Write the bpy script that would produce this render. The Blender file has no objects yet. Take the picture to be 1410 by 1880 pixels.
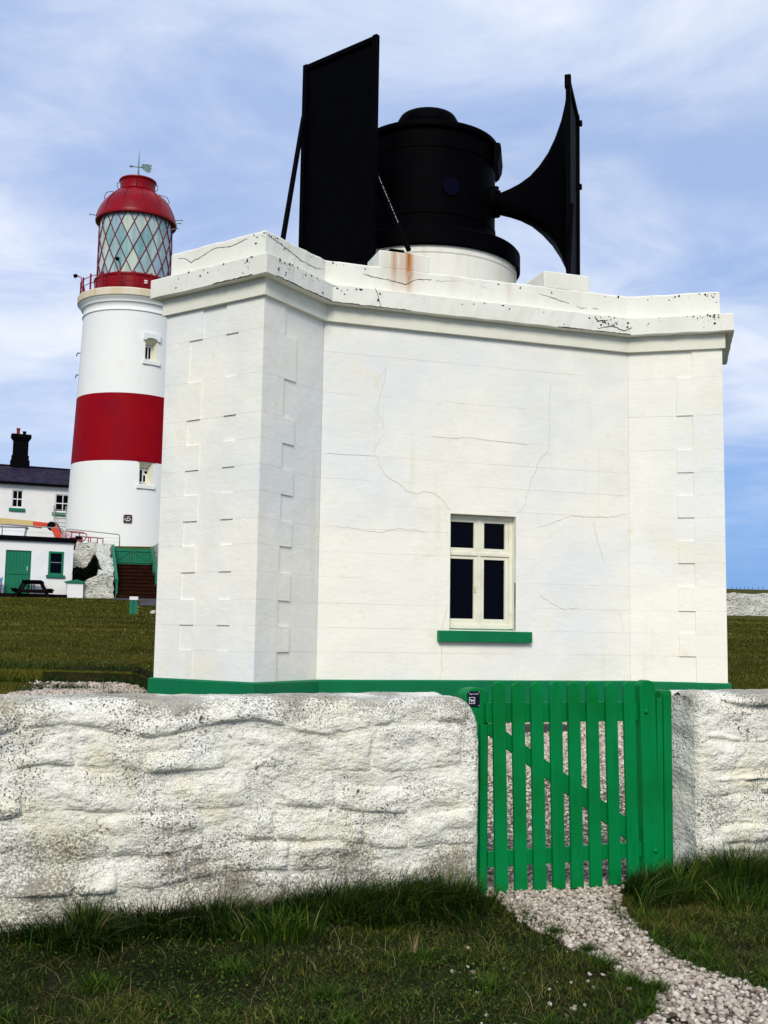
import bpy, bmesh, math, random
import numpy as np
from mathutils import Matrix, Vector

random.seed(7)
RNG = np.random.default_rng(7)
S = bpy.context.scene
COL = S.collection
R = math.radians

# ------------------------------------------------------------------ camera
PITCH, ROLL, EYE = R(6.3187), 0.0163, 1.4
fw = Vector((0, math.cos(PITCH), math.sin(PITCH)))
up0 = Vector((0, -math.sin(PITCH), math.cos(PITCH)))
rt0 = Vector((1, 0, 0))
rt = rt0 * math.cos(ROLL) + up0 * math.sin(ROLL)
up = -rt0 * math.sin(ROLL) + up0 * math.cos(ROLL)
cam = bpy.data.cameras.new('camera')
cam.sensor_fit = 'VERTICAL'
cam.sensor_height = 36
cam.lens = 2050 / 1880 * 36
cam.clip_start = 0.05
cam.clip_end = 6000
camo = bpy.data.objects.new('camera', cam)
COL.objects.link(camo)
camo.matrix_world = Matrix(((rt.x, up.x, -fw.x, 0), (rt.y, up.y, -fw.y, 0), (rt.z, up.z, -fw.z, EYE), (0, 0, 0, 1)))
S.camera = camo

# ------------------------------------------------------------------ light
SUN_EL, SUN_AZ = 37, 186        # azimuth clockwise from +Y (where the light comes from)
sl = bpy.data.lights.new('sun', 'SUN')
sl.energy = 2.9
sl.angle = R(22)
sl.color = (1.0, 0.93, 0.80)
so = bpy.data.objects.new('sun', sl)
COL.objects.link(so)
sd = Vector((math.sin(R(SUN_AZ)) * math.cos(R(SUN_EL)), math.cos(R(SUN_AZ)) * math.cos(R(SUN_EL)), math.sin(R(SUN_EL))))
so.rotation_euler = sd.to_track_quat('Z', 'Y').to_euler()

W = bpy.data.worlds.new('World')
S.world = W
W.use_nodes = True
wn, wl = W.node_tree.nodes, W.node_tree.links
wn.clear()


def N(nodes, t, **k):
    n = nodes.new(t)
    for a, b in k.items():
        setattr(n, a, b)
    return n


def ramp(nodes, stops, interp='LINEAR'):
    r = nodes.new('ShaderNodeValToRGB')
    r.color_ramp.interpolation = interp
    e = r.color_ramp.elements
    while len(e) < len(stops):
        e.new(0.5)
    for i, (p, c) in enumerate(stops):
        e[i].position = p
        e[i].color = (*c, 1) if len(c) == 3 else c
    return r


out = N(wn, 'ShaderNodeOutputWorld')
bg = N(wn, 'ShaderNodeBackground')
bg.inputs['Strength'].default_value = 0.1
sky = N(wn, 'ShaderNodeTexSky', sky_type='NISHITA')
sky.sun_disc = False
sky.sun_elevation = R(SUN_EL)
sky.sun_rotation = R(SUN_AZ)
sky.air_density = 1.0
sky.dust_density = 0.3
sky.ozone_density = 3.0
tc = N(wn, 'ShaderNodeTexCoord')
sep = N(wn, 'ShaderNodeSeparateXYZ')
wl.new(tc.outputs['Generated'], sep.inputs[0])
# blue behind the clouds, richer towards the sea horizon
elev = ramp(wn, [(0.0, (0.9, 3.0, 7.6)), (0.09, (1.5, 3.8, 8.3)), (0.2, (3.0, 4.9, 8.7)), (0.38, (4.0, 5.4, 8.6)), (0.7, (3.4, 5.0, 8.4)), (1.0, (2.8, 4.6, 8.0))])
wl.new(sep.outputs['Z'], elev.inputs[0])
mixn = N(wn, 'ShaderNodeMix', data_type='RGBA')
mixn.inputs[0].default_value = 0.12
wl.new(elev.outputs[0], mixn.inputs[6])
wl.new(sky.outputs[0], mixn.inputs[7])
# clouds: direction projected on a flat layer overhead
addz = N(wn, 'ShaderNodeMath', operation='ADD')
addz.inputs[1].default_value = 0.16
wl.new(sep.outputs['Z'], addz.inputs[0])
mx = N(wn, 'ShaderNodeMath', operation='MAXIMUM')
mx.inputs[1].default_value = 0.05
wl.new(addz.outputs[0], mx.inputs[0])
comb = N(wn, 'ShaderNodeCombineXYZ')
for i, ax in enumerate('XY'):
    dv = N(wn, 'ShaderNodeMath', operation='DIVIDE')
    wl.new(sep.outputs[ax], dv.inputs[0])
    wl.new(mx.outputs[0], dv.inputs[1])
    wl.new(dv.outputs[0], comb.inputs[i])
mp = N(wn, 'ShaderNodeMapping')
mp.inputs['Location'].default_value = (7.465, 6.30, 1.494)
mp.inputs['Rotation'].default_value = (0, 0, R(24))
mp.inputs['Scale'].default_value = (0.8, 1.0, 1)
wl.new(comb.outputs[0], mp.inputs[0])
n1 = N(wn, 'ShaderNodeTexNoise')
n1.inputs['Scale'].default_value = 0.9
n1.inputs['Detail'].default_value = 4
n1.inputs['Roughness'].default_value = 0.52
n1.inputs['Distortion'].default_value = 0.3
wl.new(mp.outputs[0], n1.inputs['Vector'])
n2 = N(wn, 'ShaderNodeTexNoise')
n2.inputs['Scale'].default_value = 3.0
n2.inputs['Detail'].default_value = 8
n2.inputs['Roughness'].default_value = 0.6
n2.inputs['Distortion'].default_value = 0.4
wl.new(mp.outputs[0], n2.inputs['Vector'])
nsum = N(wn, 'ShaderNodeMath', operation='MULTIPLY_ADD')
nsum.inputs[1].default_value = 0.30
wl.new(n2.outputs[0], nsum.inputs[0])
wl.new(n1.outputs[0], nsum.inputs[2])
cm = ramp(wn, [(0.47, (0.05, 0.05, 0.05)), (0.61, (.62, .62, .62)), (0.74, (1, 1, 1))])
wl.new(nsum.outputs[0], cm.inputs[0])
# clouds thin out near the horizon
ef = ramp(wn, [(0.06, (0.12, 0.12, 0.12)), (0.24, (0.95, 0.95, 0.95)), (1.0, (1, 1, 1))])
wl.new(sep.outputs['Z'], ef.inputs[0])
cmul = N(wn, 'ShaderNodeMath', operation='MULTIPLY')
wl.new(cm.outputs[0], cmul.inputs[0])
wl.new(ef.outputs[0], cmul.inputs[1])
ccol = ramp(wn, [(0.34, (5.4, 6.5, 9.2)), (0.5, (7.3, 8.1, 9.9)), (0.66, (9.0, 9.5, 10.4))])
wl.new(n2.outputs[0], ccol.inputs[0])
mixc = N(wn, 'ShaderNodeMix', data_type='RGBA')
wl.new(cmul.outputs[0], mixc.inputs[0])
wl.new(mixn.outputs[2], mixc.inputs[6])
wl.new(ccol.outputs[0], mixc.inputs[7])
wl.new(mixc.outputs[2], bg.inputs[0])
wl.new(bg.outputs[0], out.inputs[0])

S.view_settings.view_transform = 'Standard'
S.view_settings.look = 'None'
S.view_settings.gamma = 1
S.view_settings.exposure = 0.0
S.view_settings.use_curve_mapping = False


# ------------------------------------------------------------------ materials
def mat(name, col, rough=0.6, spec=0.3, var=None, bump=None, attr=None, extra=None, metal=0.0):
    """var: list of (scale, colour2, lo, hi, detail[, stretch]) ; bump: list of (scale, distance[, stretch])"""
    m = bpy.data.materials.new(name)
    m.use_nodes = True
    n, l = m.node_tree.nodes, m.node_tree.links
    p = n['Principled BSDF']
    p.inputs['Roughness'].default_value = rough
    p.inputs['Specular IOR Level'].default_value = spec
    p.inputs['Metallic'].default_value = metal
    geo = N(n, 'ShaderNodeNewGeometry')
    pos = geo.outputs['Position']
    rgb = N(n, 'ShaderNodeRGB')
    rgb.outputs[0].default_value = (*col, 1)
    cur = rgb.outputs[0]

    def vec(stretch):
        if not stretch:
            return pos
        mm = N(n, 'ShaderNodeMapping')
        mm.inputs['Scale'].default_value = stretch
        l.new(pos, mm.inputs[0])
        return mm.outputs[0]
    if attr:
        at = N(n, 'ShaderNodeAttribute', attribute_name='tint')
        rr = ramp(n, attr)
        l.new(at.outputs['Fac'], rr.inputs[0])
        cur = rr.outputs[0]
    for v in (var or []):
        sc, c2, lo, hi, det = v[:5]
        t = N(n, 'ShaderNodeTexNoise')
        t.inputs['Scale'].default_value = sc
        t.inputs['Detail'].default_value = det
        t.inputs['Roughness'].default_value = 0.6
        l.new(vec(v[5] if len(v) > 5 else None), t.inputs['Vector'])
        rr = ramp(n, [(lo, (0, 0, 0)), (hi, (1, 1, 1))])
        l.new(t.outputs[0], rr.inputs[0])
        fac = rr.outputs[0]
        if len(v) > 6:           # cluster mask: (scale, lo, hi)
            t2 = N(n, 'ShaderNodeTexNoise')
            t2.inputs['Scale'].default_value = v[6][0]
            t2.inputs['Detail'].default_value = 3
            l.new(pos, t2.inputs['Vector'])
            r2 = ramp(n, [(v[6][1], (0, 0, 0)), (v[6][2], (1, 1, 1))])
            l.new(t2.outputs[0], r2.inputs[0])
            mm = N(n, 'ShaderNodeMath', operation='MULTIPLY')
            l.new(fac, mm.inputs[0])
            l.new(r2.outputs[0], mm.inputs[1])
            fac = mm.outputs[0]
        mx = N(n, 'ShaderNodeMix', data_type='RGBA')
        l.new(fac, mx.inputs[0])
        l.new(cur, mx.inputs[6])
        mx.inputs[7].default_value = (*c2, 1)
        cur = mx.outputs[2]
    if extra:
        cur = extra(n, l, pos, cur)
    l.new(cur, p.inputs['Base Color'])
    prev = None
    for b in (bump or []):
        t = N(n, 'ShaderNodeTexNoise')
        t.inputs['Scale'].default_value = b[0]
        t.inputs['Detail'].default_value = 5
        l.new(vec(b[2] if len(b) > 2 else None), t.inputs['Vector'])
        bp = N(n, 'ShaderNodeBump')
        bp.inputs['Distance'].default_value = b[1]
        bp.inputs['Strength'].default_value = 1.0
        l.new(t.outputs[0], bp.inputs['Height'])
        if prev:
            l.new(prev, bp.inputs['Normal'])
        prev = bp.outputs[0]
    if prev:
        l.new(prev, p.inputs['Normal'])
    return m


def m_node(n, l, op, a, b=None, c=None, clamp=False):
    x = N(n, 'ShaderNodeMath', operation=op)
    x.use_clamp = clamp
    for i, v in enumerate((a, b, c)):
        if v is None:
            continue
        if isinstance(v, (int, float)):
            x.inputs[i].default_value = v
        else:
            l.new(v, x.inputs[i])
    return x.outputs[0]


CD = (math.sin(R(72.21)), math.cos(R(72.21)))       # direction of the long front wall


def rust(n, l, pos, cur):
    """iron stains running down under the strut foot, streaks with a shape of their own"""
    sp = N(n, 'ShaderNodeSeparateXYZ')
    l.new(pos, sp.inputs[0])
    u = m_node(n, l, 'ADD', m_node(n, l, 'MULTIPLY', sp.outputs[0], CD[0]), m_node(n, l, 'MULTIPLY', sp.outputs[1], CD[1]))
    nz = N(n, 'ShaderNodeTexNoise')
    nz.inputs['Scale'].default_value = 1.0
    nz.inputs['Detail'].default_value = 6
    mm = N(n, 'ShaderNodeMapping')
    mm.inputs['Scale'].default_value = (26, 26, 3.2)
    l.new(pos, mm.inputs[0])
    l.new(mm.outputs[0], nz.inputs['Vector'])
    u0 = -.80 * CD[0] + 13.81 * CD[1]
    tot = None
    for uc, w, s in ((1.13, .10, 1.1), (.93, .09, .7), (1.05, .34, .45), (2.55, .07, .25), (1.75, .12, .16)):
        d = m_node(n, l, 'DIVIDE', m_node(n, l, 'ABSOLUTE', m_node(n, l, 'SUBTRACT', u, u0 + uc)), w)
        g = m_node(n, l, 'MULTIPLY', m_node(n, l, 'SUBTRACT', 1.0, d, clamp=True), s)
        tot = g if tot is None else m_node(n, l, 'MAXIMUM', tot, g)
    zf = N(n, 'ShaderNodeMapRange')
    zf.inputs['From Min'].default_value = 5.72
    zf.inputs['From Max'].default_value = 6.15
    l.new(sp.outputs[2], zf.inputs[0])
    f = m_node(n, l, 'MULTIPLY', tot, zf.outputs[0])
    f = m_node(n, l, 'MULTIPLY', f, m_node(n, l, 'MULTIPLY_ADD', nz.outputs[0], 6.0, -1.4, clamp=True), clamp=True)
    mx = N(n, 'ShaderNodeMix', data_type='RGBA')
    l.new(f, mx.inputs[0])
    l.new(cur, mx.inputs[6])
    mx.inputs[7].default_value = (.40, .14, .018, 1)
    return mx.outputs[2]


M = {}
M['wall'] = mat('white_masonry_paint', (.86, .84, .735), .75, .15,
                var=[(.55, (.76, .775, .75), .42, .62, 3), (1.1, (.80, .77, .64), .54, .76, 4), (7, (.72, .70, .60), .62, .9, 6), (1, (.74, .70, .55), .60, .84, 5, (5, 5, .4)), (2.6, (.77, .72, .56), .64, .76, 5)],
                bump=[(1.6, .030), (45, .0012), (9, .003, (1, 1, 2.4))])
M['trim'] = mat('cream_trim_paint', (.74, .735, .63), .8, .12,
                var=[(1.6, (.64, .64, .54), .5, .75, 4), (60, (.13, .12, .10), .69, .74, 3, None, (2.6, .5, .66)), (22, (.50, .48, .38), .62, .8, 5)],
                bump=[(3, .012), (50, .003)])
M['parapet'] = mat('weathered_parapet_paint', (.78, .775, .69), .8, .12,
                   var=[(1.4, (.70, .70, .60), .5, .75, 4), (55, (.10, .09, .08), .70, .75, 3, None, (2.2, .52, .68)), (5, (.62, .56, .42), .66, .9, 6, (1, 1, .35))],
                   bump=[(2.5, .014), (45, .003)], extra=rust)
def grime(n, l, pos, cur):
    """splashed dirt low on the wall and weathered crown, broken up by noise"""
    sp = N(n, 'ShaderNodeSeparateXYZ')
    l.new(pos, sp.inputs[0])
    for z0, z1, amt, sc, thr in ((.60, .02, .75, 90, 1.145), (.86, 1.10, .62, 95, 1.185)):
        zf = N(n, 'ShaderNodeMapRange')
        zf.inputs['From Min'].default_value = z0
        zf.inputs['From Max'].default_value = z1
        l.new(sp.outputs[2], zf.inputs[0])
        t = N(n, 'ShaderNodeTexNoise')
        t.inputs['Scale'].default_value = sc
        t.inputs['Detail'].default_value = 6
        t.inputs['Roughness'].default_value = .7
        l.new(pos, t.inputs['Vector'])
        t2 = N(n, 'ShaderNodeTexNoise')
        t2.inputs['Scale'].default_value = 3.1
        t2.inputs['Detail'].default_value = 4
        l.new(pos, t2.inputs['Vector'])
        a = m_node(n, l, 'MULTIPLY_ADD', zf.outputs[0], .34, t.outputs[0])
        a = m_node(n, l, 'ADD', a, m_node(n, l, 'MULTIPLY', t2.outputs[0], .9))
        f = m_node(n, l, 'MULTIPLY_ADD', a, 9.0, -9.0 * thr, clamp=True)
        f = m_node(n, l, 'MULTIPLY', f, amt)
        mx = N(n, 'ShaderNodeMix', data_type='RGBA')
        l.new(f, mx.inputs[0])
        l.new(cur, mx.inputs[6])
        mx.inputs[7].default_value = (.13, .11, .075, 1)
        cur = mx.outputs[2]
    return cur


M['whitewash'] = mat('whitewashed_rubble', (.86, .84, .735), .9, .1,
                     var=[(4, (.76, .735, .60), .46, .68, 6), (15, (.64, .61, .49), .57, .74, 7, (1, 1, 2.2)),
                          (3.0, (.80, .76, .56), .52, .72, 4), (1.6, (.76, .77, .70), .54, .72, 4),
                          (95, (.06, .05, .045), .545, .60, 4, None, (3.2, .47, .60)), (190, (.16, .14, .12), .55, .61, 3, None, (1.7, .38, .60)),
                          (40, (.08, .055, .05), .57, .63, 6, None, (4.5, .53, .66))],
                     bump=[(24, .017, (1, 1, 1.6)), (75, .006)], extra=grime)
M['green'] = mat('gloss_green_paint', (.001, .16, .055), .45, .2, var=[(3, (.003, .13, .05), .4, .7, 4), (30, (.012, .19, .085), .68, .9, 4)], bump=[(30, .001, (1, 1, .15))])
M['gategreen'] = mat('bright_green_gate_paint', (.0005, .200, .050), .5, .10, var=[(2.5, (.001, .145, .026), .4, .7, 4), (14, (.0005, .14, .035), .55, .8, 5, (1, 1, .12)), (90, (.03, .09, .04), .68, .74, 3, None, (5, .5, .7))], bump=[(60, .0022, (1, 1, .1))])
M['bggreen'] = mat('teal_green_paint', (.004, .17, .085), .5, .3, var=[(2, (.004, .14, .075), .4, .7, 3)])
M['black'] = mat('black_iron_paint', (.0009, .0009, .0014), .62, .018, var=[(4, (.0014, .0014, .0026), .4, .7, 4)], bump=[(12, .003)])
M['chip'] = mat('bare_metal_chips', (.28, .27, .28), .6, .3)
M['navy'] = mat('navy_disc_paint', (.001, .001, .009), .6, .03)
M['drumwhite'] = mat('streaky_cream_drum', (.77, .76, .69), .7, .2, var=[(1, (.66, .60, .44), .5, .8, 5, (9, 9, .4)), (1, (.44, .30, .12), .66, .82, 5, (14, 14, .5))], bump=[(3, .006)])
M['frame'] = mat('aged_cream_joinery', (.76, .745, .60), .6, .3, var=[(4, (.62, .60, .44), .5, .75, 4), (50, (.2, .17, .12), .7, .78, 3)], bump=[(20, .002)])
M['whitepaint'] = mat('clean_white_paint', (.84, .83, .81), .6, .2, var=[(.8, (.74, .76, .78), .45, .7, 4)], bump=[(2, .01)])
M['towerwhite'] = mat('tower_white_paint', (.82, .82, .77), .6, .25, var=[(.25, (.77, .79, .77), .4, .7, 3), (1.5, (.74, .73, .66), .6, .85, 5, (1, 1, .4))], bump=[(1.2, .012)])
M['towerred'] = mat('tower_red_paint', (.27, .0008, .005), .6, .06, var=[(.4, (.22, .001, .010), .4, .7, 4), (3, (.33, .01, .02), .7, .9, 5)], bump=[(1.2, .012)])
M['red'] = mat('gloss_red_paint', (.24, .0006, .005), .35, .16, var=[(1.2, (.17, .001, .006), .4, .7, 3)])
M['gallery'] = mat('bare_gallery_stone', (.66, .56, .38), .8, .2, var=[(1.2, (.74, .70, .58), .45, .7, 4, (1, 1, .2)), (1.0, (.40, .26, .12), .62, .8, 5, (3, 3, .4))])
M['curtain'] = mat('pale_lantern_curtain', (.50, .62, .57), .9, .1, var=[(1, (.27, .45, .43), .4, .65, 4, (3, 3, .35)), (1, (.66, .66, .55), .55, .75, 4, (2.2, 2.2, .3))])
for i, (c, c2) in enumerate((((.24, .37, .37), (.42, .54, .52)), ((.13, .29, .30), (.27, .43, .43)), ((.36, .46, .41), (.54, .60, .50)), ((.17, .27, .34), (.32, .44, .52)))):
    M['pane%d' % i] = mat('lantern_pane_glass', c, .12, .6, var=[(1, c2, .38, .62, 4, (3.5, 3.5, .5))])
M['glassdark'] = mat('dark_window_glass', (.0015, .0015, .004), .06, .06, bump=[(1.5, .002)])
M['slate'] = mat('purple_slate_roof', (.012, .007, .038), .65, .15, var=[(1, (.035, .03, .05), .4, .6, 4, (2, 2, 8)), (1.3, (.055, .05, .04), .56, .75, 5)], bump=[(6, .02, (1, 1, 4))])
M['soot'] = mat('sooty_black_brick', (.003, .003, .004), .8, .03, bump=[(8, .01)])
M['terracotta'] = mat('red_clay_pot', (.22, .02, .015), .8, .1)
M['orangered'] = mat('orange_red_machine_paint', (.62, .05, .012), .4, .4)
M['tan'] = mat('tan_boom_paint', (.55, .42, .17), .5, .3, var=[(2, (.50, .36, .14), .5, .8, 3)])
M['pink'] = mat('faded_pink_canvas', (.62, .36, .42), .8, .1, var=[(9, (.75, .65, .66), .5, .7, 3)])
M['darkred'] = mat('dark_red_tube', (.27, .006, .02), .4, .4)
M['barred'] = mat('dark_red_glazing_bar', (.14, .002, .02), .5, .15)
M['galv'] = mat('grey_galvanised_tube', (.25, .27, .28), .4, .4, metal=.3)
M['alu'] = mat('pale_ladder_metal', (.30, .31, .33), .4, .4)
M['darkwood'] = mat('dark_stained_timber', (.005, .003, .004), .8, .05, var=[(4, (.009, .005, .005), .4, .7, 4)])
M['brownwood'] = mat('brown_stair_timber', (.020, .006, .003), .8, .05, var=[(3, (.045, .014, .005), .5, .7, 5, (1, 1, 4)), (3, (.010, .004, .003), .5, .8, 5, (1, 1, 3))])
M['rubble'] = mat('whitewashed_garden_rubble', (.66, .66, .58), .9, .1,
                  var=[(2.2, (.52, .52, .44), .45, .65, 6), (7, (.10, .09, .075), .56, .64, 5, (1, 1, 2.4)), (14, (.16, .14, .12), .58, .68, 4)],
                  bump=[(5, .12, (1, 1, 2)), (14, .04)])
M['blue'] = mat('sky_blue_canvas', (.03, .32, .62), .8, .1)
M['wood'] = mat('varnished_chair_wood', (.24, .08, .03), .6, .3)
M['signnavy'] = mat('navy_sign_plate', (.003, .003, .018), .3, .4)
M['signmaroon'] = mat('maroon_sign_plate', (.045, .003, .010), .4, .3)
M['print'] = mat('white_print', (.75, .72, .74), .6, .2)
M['vane'] = mat('verdigris_copper', (.10, .16, .15), .6, .3, var=[(6, (.18, .26, .24), .45, .6, 3)])
M['asphalt'] = mat('grey_asphalt', (.06, .055, .06), .9, .1)
M['crack'] = mat('crack_shadow_line', (.56, .52, .41), .9, .0)  # thin cracks in the render, a little browner than the wall paint
M['lichen'] = mat('black_lichen', (.025, .022, .018), .95, .05)
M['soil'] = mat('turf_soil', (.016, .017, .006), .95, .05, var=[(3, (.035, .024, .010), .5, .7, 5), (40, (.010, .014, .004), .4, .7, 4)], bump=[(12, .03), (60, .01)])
M['field'] = mat('mown_grass', (.056, .062, .008), .95, .03,
                 var=[(.35, (.085, .068, .010), .42, .62, 4, (1, 1.6, 1)), (1.3, (.042, .046, .005), .48, .7, 6), (9, (.085, .075, .022), .6, .78, 6), (22, (.016, .02, .003), .52, .72, 5)],
                 bump=[(14, .03), (3, .06)])
M['gravelbed'] = mat('gravel_bed', (.12, .10, .08), .95, .05, var=[(50, (.06, .05, .04), .45, .6, 4), (30, (.34, .30, .26), .5, .7, 4)], bump=[(45, .02)])
M['stone'] = mat('pale_gravel_stone', (.4, .35, .31), .9, .1, attr=[(0, (.17, .135, .105)), (.3, (.38, .32, .26)), (.75, (.52, .45, .375)), (1, (.66, .60, .52))], var=[(70, (.30, .26, .22), .58, .75, 4)])
M['grass'] = mat('rank_green_grass', (.02, .05, .01), .6, .08, attr=[(0, (.004, .011, .002)), (.3, (.008, .028, .002)), (.55, (.026, .070, .004)), (.76, (.085, .145, .010)), (.88, (.15, .17, .025)), (.93, (.17, .13, .045)), (1, (.30, .23, .12))])
M['turf'] = mat('short_olive_turf', (.03, .04, .01), .7, .1, attr=[(0, (.006, .012, .002)), (.3, (.016, .032, .003)), (.55, (.050, .072, .006)), (.78, (.125, .135, .014)), (.9, (.16, .12, .035)), (1, (.24, .19, .10))])
M['lawnblade'] = mat('lawn_grass_blades', (.05, .05, .01), .8, .05, attr=[(0, (.030, .034, .004)), (.5, (.062, .070, .006)), (.85, (.115, .105, .014)), (1, (.27, .24, .10))])
M['ivy'] = mat('dark_ivy_leaves', (.004, .008, .003), .8, .03, attr=[(0, (.001, .0015, .001)), (1, (.004, .008, .002))])


# ------------------------------------------------------------------ helpers
class MB:
    def __init__(s):
        s.v, s.f = [], []

    def add(s, verts, faces):
        o = len(s.v)
        s.v += [tuple(p) for p in verts]
        s.f += [tuple(i + o for i in f) for f in faces]
        return s

    def fbox(s, F, a0, a1, b0, b1, z0, z1):
        c = [F(a, b, z) for z in (z0, z1) for a, b in ((a0, b0), (a1, b0), (a1, b1), (a0, b1))]
        return s.add(c, [(0, 3, 2, 1), (4, 5, 6, 7), (0, 1, 5, 4), (1, 2, 6, 5), (2, 3, 7, 6), (3, 0, 4, 7)])

    def prism(s, poly, z0, z1):
        n = len(poly)
        return s.add([(x, y, z0) for x, y in poly] + [(x, y, z1) for x, y in poly],
                     [tuple(range(n))[::-1], tuple(range(n, 2 * n))] + [(i, (i + 1) % n, n + (i + 1) % n, n + i) for i in range(n)])

    def slab(s, F, prof, b0, b1):
        """outline prof in the (a,z) plane of frame F, extruded from b0 to b1"""
        n = len(prof)
        return s.add([F(a, b0, z) for a, z in prof] + [F(a, b1, z) for a, z in prof],
                     [tuple(range(n)), tuple(range(n, 2 * n))[::-1]] + [(i, n + i, n + (i + 1) % n, (i + 1) % n) for i in range(n)])

    def tube(s, pts, r, n=8, closed=False, caps=True):
        pts = [Vector(p) for p in pts]
        m = len(pts)
        rr = r if isinstance(r, (list, tuple)) else [r] * m
        prev = None
        vs = []
        for i, p in enumerate(pts):
            a = pts[(i - 1) % m] if (closed or i > 0) else p
            b = pts[(i + 1) % m] if (closed or i < m - 1) else p
            t = (b - a).normalized()
            ref = Vector((0, 0, 1)) if abs(t.z) < .95 else Vector((1, 0, 0))
            if prev is None:
                x = t.cross(ref).normalized()
            else:
                x = (prev - t * prev.dot(t)).normalized()
            prev = x
            y = t.cross(x)
            for k in range(n):
                an = 2 * math.pi * k / n
                vs.append(p + (x * math.cos(an) + y * math.sin(an)) * rr[i])
        fs = []
        for i in range(m if closed else m - 1):
            j = (i + 1) % m
            for k in range(n):
                k2 = (k + 1) % n
                fs.append((i * n + k, i * n + k2, j * n + k2, j * n + k))
        if caps and not closed:
            fs.append(tuple(range(n))[::-1])
            fs.append(tuple(range((m - 1) * n, m * n)))
        return s.add(vs, fs)

    def lathe(s, c, prof, n=48, a0=0, a1=360, close=False):
        full = abs(a1 - a0 - 360) < 1e-6
        cols = n if full else n + 1
        vs = []
        for r_, z in prof:
            for k in range(cols):
                an = R(a0 + (a1 - a0) * k / n)
                vs.append((c[0] + r_ * math.sin(an), c[1] + r_ * math.cos(an), z))
        fs = []
        P = len(prof)
        for i in range(P if close else P - 1):
            j = (i + 1) % P
            for k in range(n):
                k2 = (k + 1) % cols
                fs.append((i * cols + k, i * cols + k2, j * cols + k2, j * cols + k))
        return s.add(vs, fs)

    def build(s, name, m, parent=None, smooth=False, bevel=0, angle=None, kind=None):
        off = world_of(parent)
        me = bpy.data.meshes.new(name)
        v = np.array(s.v, dtype=float) - np.array(off)
        me.from_pydata([tuple(p) for p in v], [], s.f)
        if len(s.v) < 60000:
            bm = bmesh.new()
            bm.from_mesh(me)
            bmesh.ops.recalc_face_normals(bm, faces=bm.faces)
            bm.to_mesh(me)
            bm.free()
        me.materials.append(M[m] if isinstance(m, str) else m)
        if smooth:
            me.polygons.foreach_set('use_smooth', [True] * len(me.polygons))
        o = bpy.data.objects.new(name, me)
        COL.objects.link(o)
        if parent:
            o.parent = parent
        if smooth and angle:
            me.set_sharp_from_angle(angle=R(angle))
        if bevel:
            b = o.modifiers.new('bevel', 'BEVEL')
            b.width = bevel
            b.segments = 2
            b.limit_method = 'ANGLE'
        if kind:
            o['kind'] = kind
        return o


def world_of(p):
    x = np.zeros(3)
    while p is not None:
        x += np.array(p.location)
        p = p.parent
    return x


def Frame(o, az):
    """a runs along azimuth az, b runs to its left (away from the viewer for walls facing us)"""
    s_, c_ = math.sin(R(az)), math.cos(R(az))
    f = lambda a, b, z: (o[0] + a * s_ - b * c_, o[1] + a * c_ + b * s_, z)
    f.rotz = R(90 - az)
    return f


def tag(o, label, cat, group=None, kind=None):
    if label:
        o['label'] = label
    if cat:
        o['category'] = cat
    if group:
        o['group'] = group
    if kind:
        o['kind'] = kind
    return o


def thing(name, label, cat, loc, group=None):
    o = bpy.data.objects.new(name, None)
    o.empty_display_size = .2
    COL.objects.link(o)
    o.location = loc
    return tag(o, label, cat, group)


def npmesh(name, v, f, m, parent=None, tint=None, smooth=False, kind=None):
    """v (n,3) world coords, f (m,k) index array"""
    v = v - world_of(parent)
    me = bpy.data.meshes.new(name)
    nv, nf, k = len(v), len(f), f.shape[1]
    me.vertices.add(nv)
    me.vertices.foreach_set('co', v.astype(np.float32).ravel())
    me.loops.add(nf * k)
    me.loops.foreach_set('vertex_index', f.astype(np.int32).ravel())
    me.polygons.add(nf)
    me.polygons.foreach_set('loop_start', np.arange(0, nf * k, k, dtype=np.int32))
    me.polygons.foreach_set('loop_total', np.full(nf, k, dtype=np.int32))
    if smooth:
        me.polygons.foreach_set('use_smooth', np.ones(nf, dtype=bool))
    me.update(calc_edges=True)
    if tint is not None:
        a = me.attributes.new('tint', 'FLOAT', 'POINT')
        a.data.foreach_set('value', tint.astype(np.float32))
    me.materials.append(M[m])
    o = bpy.data.objects.new(name, me)
    COL.objects.link(o)
    if parent:
        o.parent = parent
    if kind:
        o['kind'] = kind
    return o


def _h(ix, iy, iz, seed):
    n = (ix * 374761393 + iy * 668265263 + iz * 2147483647 + seed * 1274126177) & 0xFFFFFFFF
    n = ((n ^ (n >> 13)) * 1274126177) & 0xFFFFFFFF
    n = n ^ (n >> 16)
    return (n & 0xFFFF) / 65535.0


def vn(x, y, z=0.0, seed=0):
    x, y, z = np.broadcast_arrays(np.asarray(x, float), np.asarray(y, float), np.asarray(z, float))
    ix, iy, iz = np.floor(x).astype(np.int64), np.floor(y).astype(np.int64), np.floor(z).astype(np.int64)
    fx, fy, fz = x - ix, y - iy, z - iz
    fx, fy, fz = (t * t * (3 - 2 * t) for t in (fx, fy, fz))
    r = 0
    for dx in (0, 1):
        for dy in (0, 1):
            for dz in (0, 1):
                w = (fx if dx else 1 - fx) * (fy if dy else 1 - fy) * (fz if dz else 1 - fz)
                r = r + w * _h(ix + dx, iy + dy, iz + dz, seed)
    return r - .5


def fbm(x, y, z=0.0, seed=0, oct=4):
    r, a, k = 0, 1, 1
    for i in range(oct):
        r = r + a * vn(np.asarray(x) * k, np.asarray(y) * k, np.asarray(z) * k, seed + i * 17)
        a *= .5
        k *= 2.03
    return r


def sm(x, a, b):
    t = np.clip((x - a) / (b - a), 0, 1)
    return t * t * (3 - 2 * t)


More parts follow.
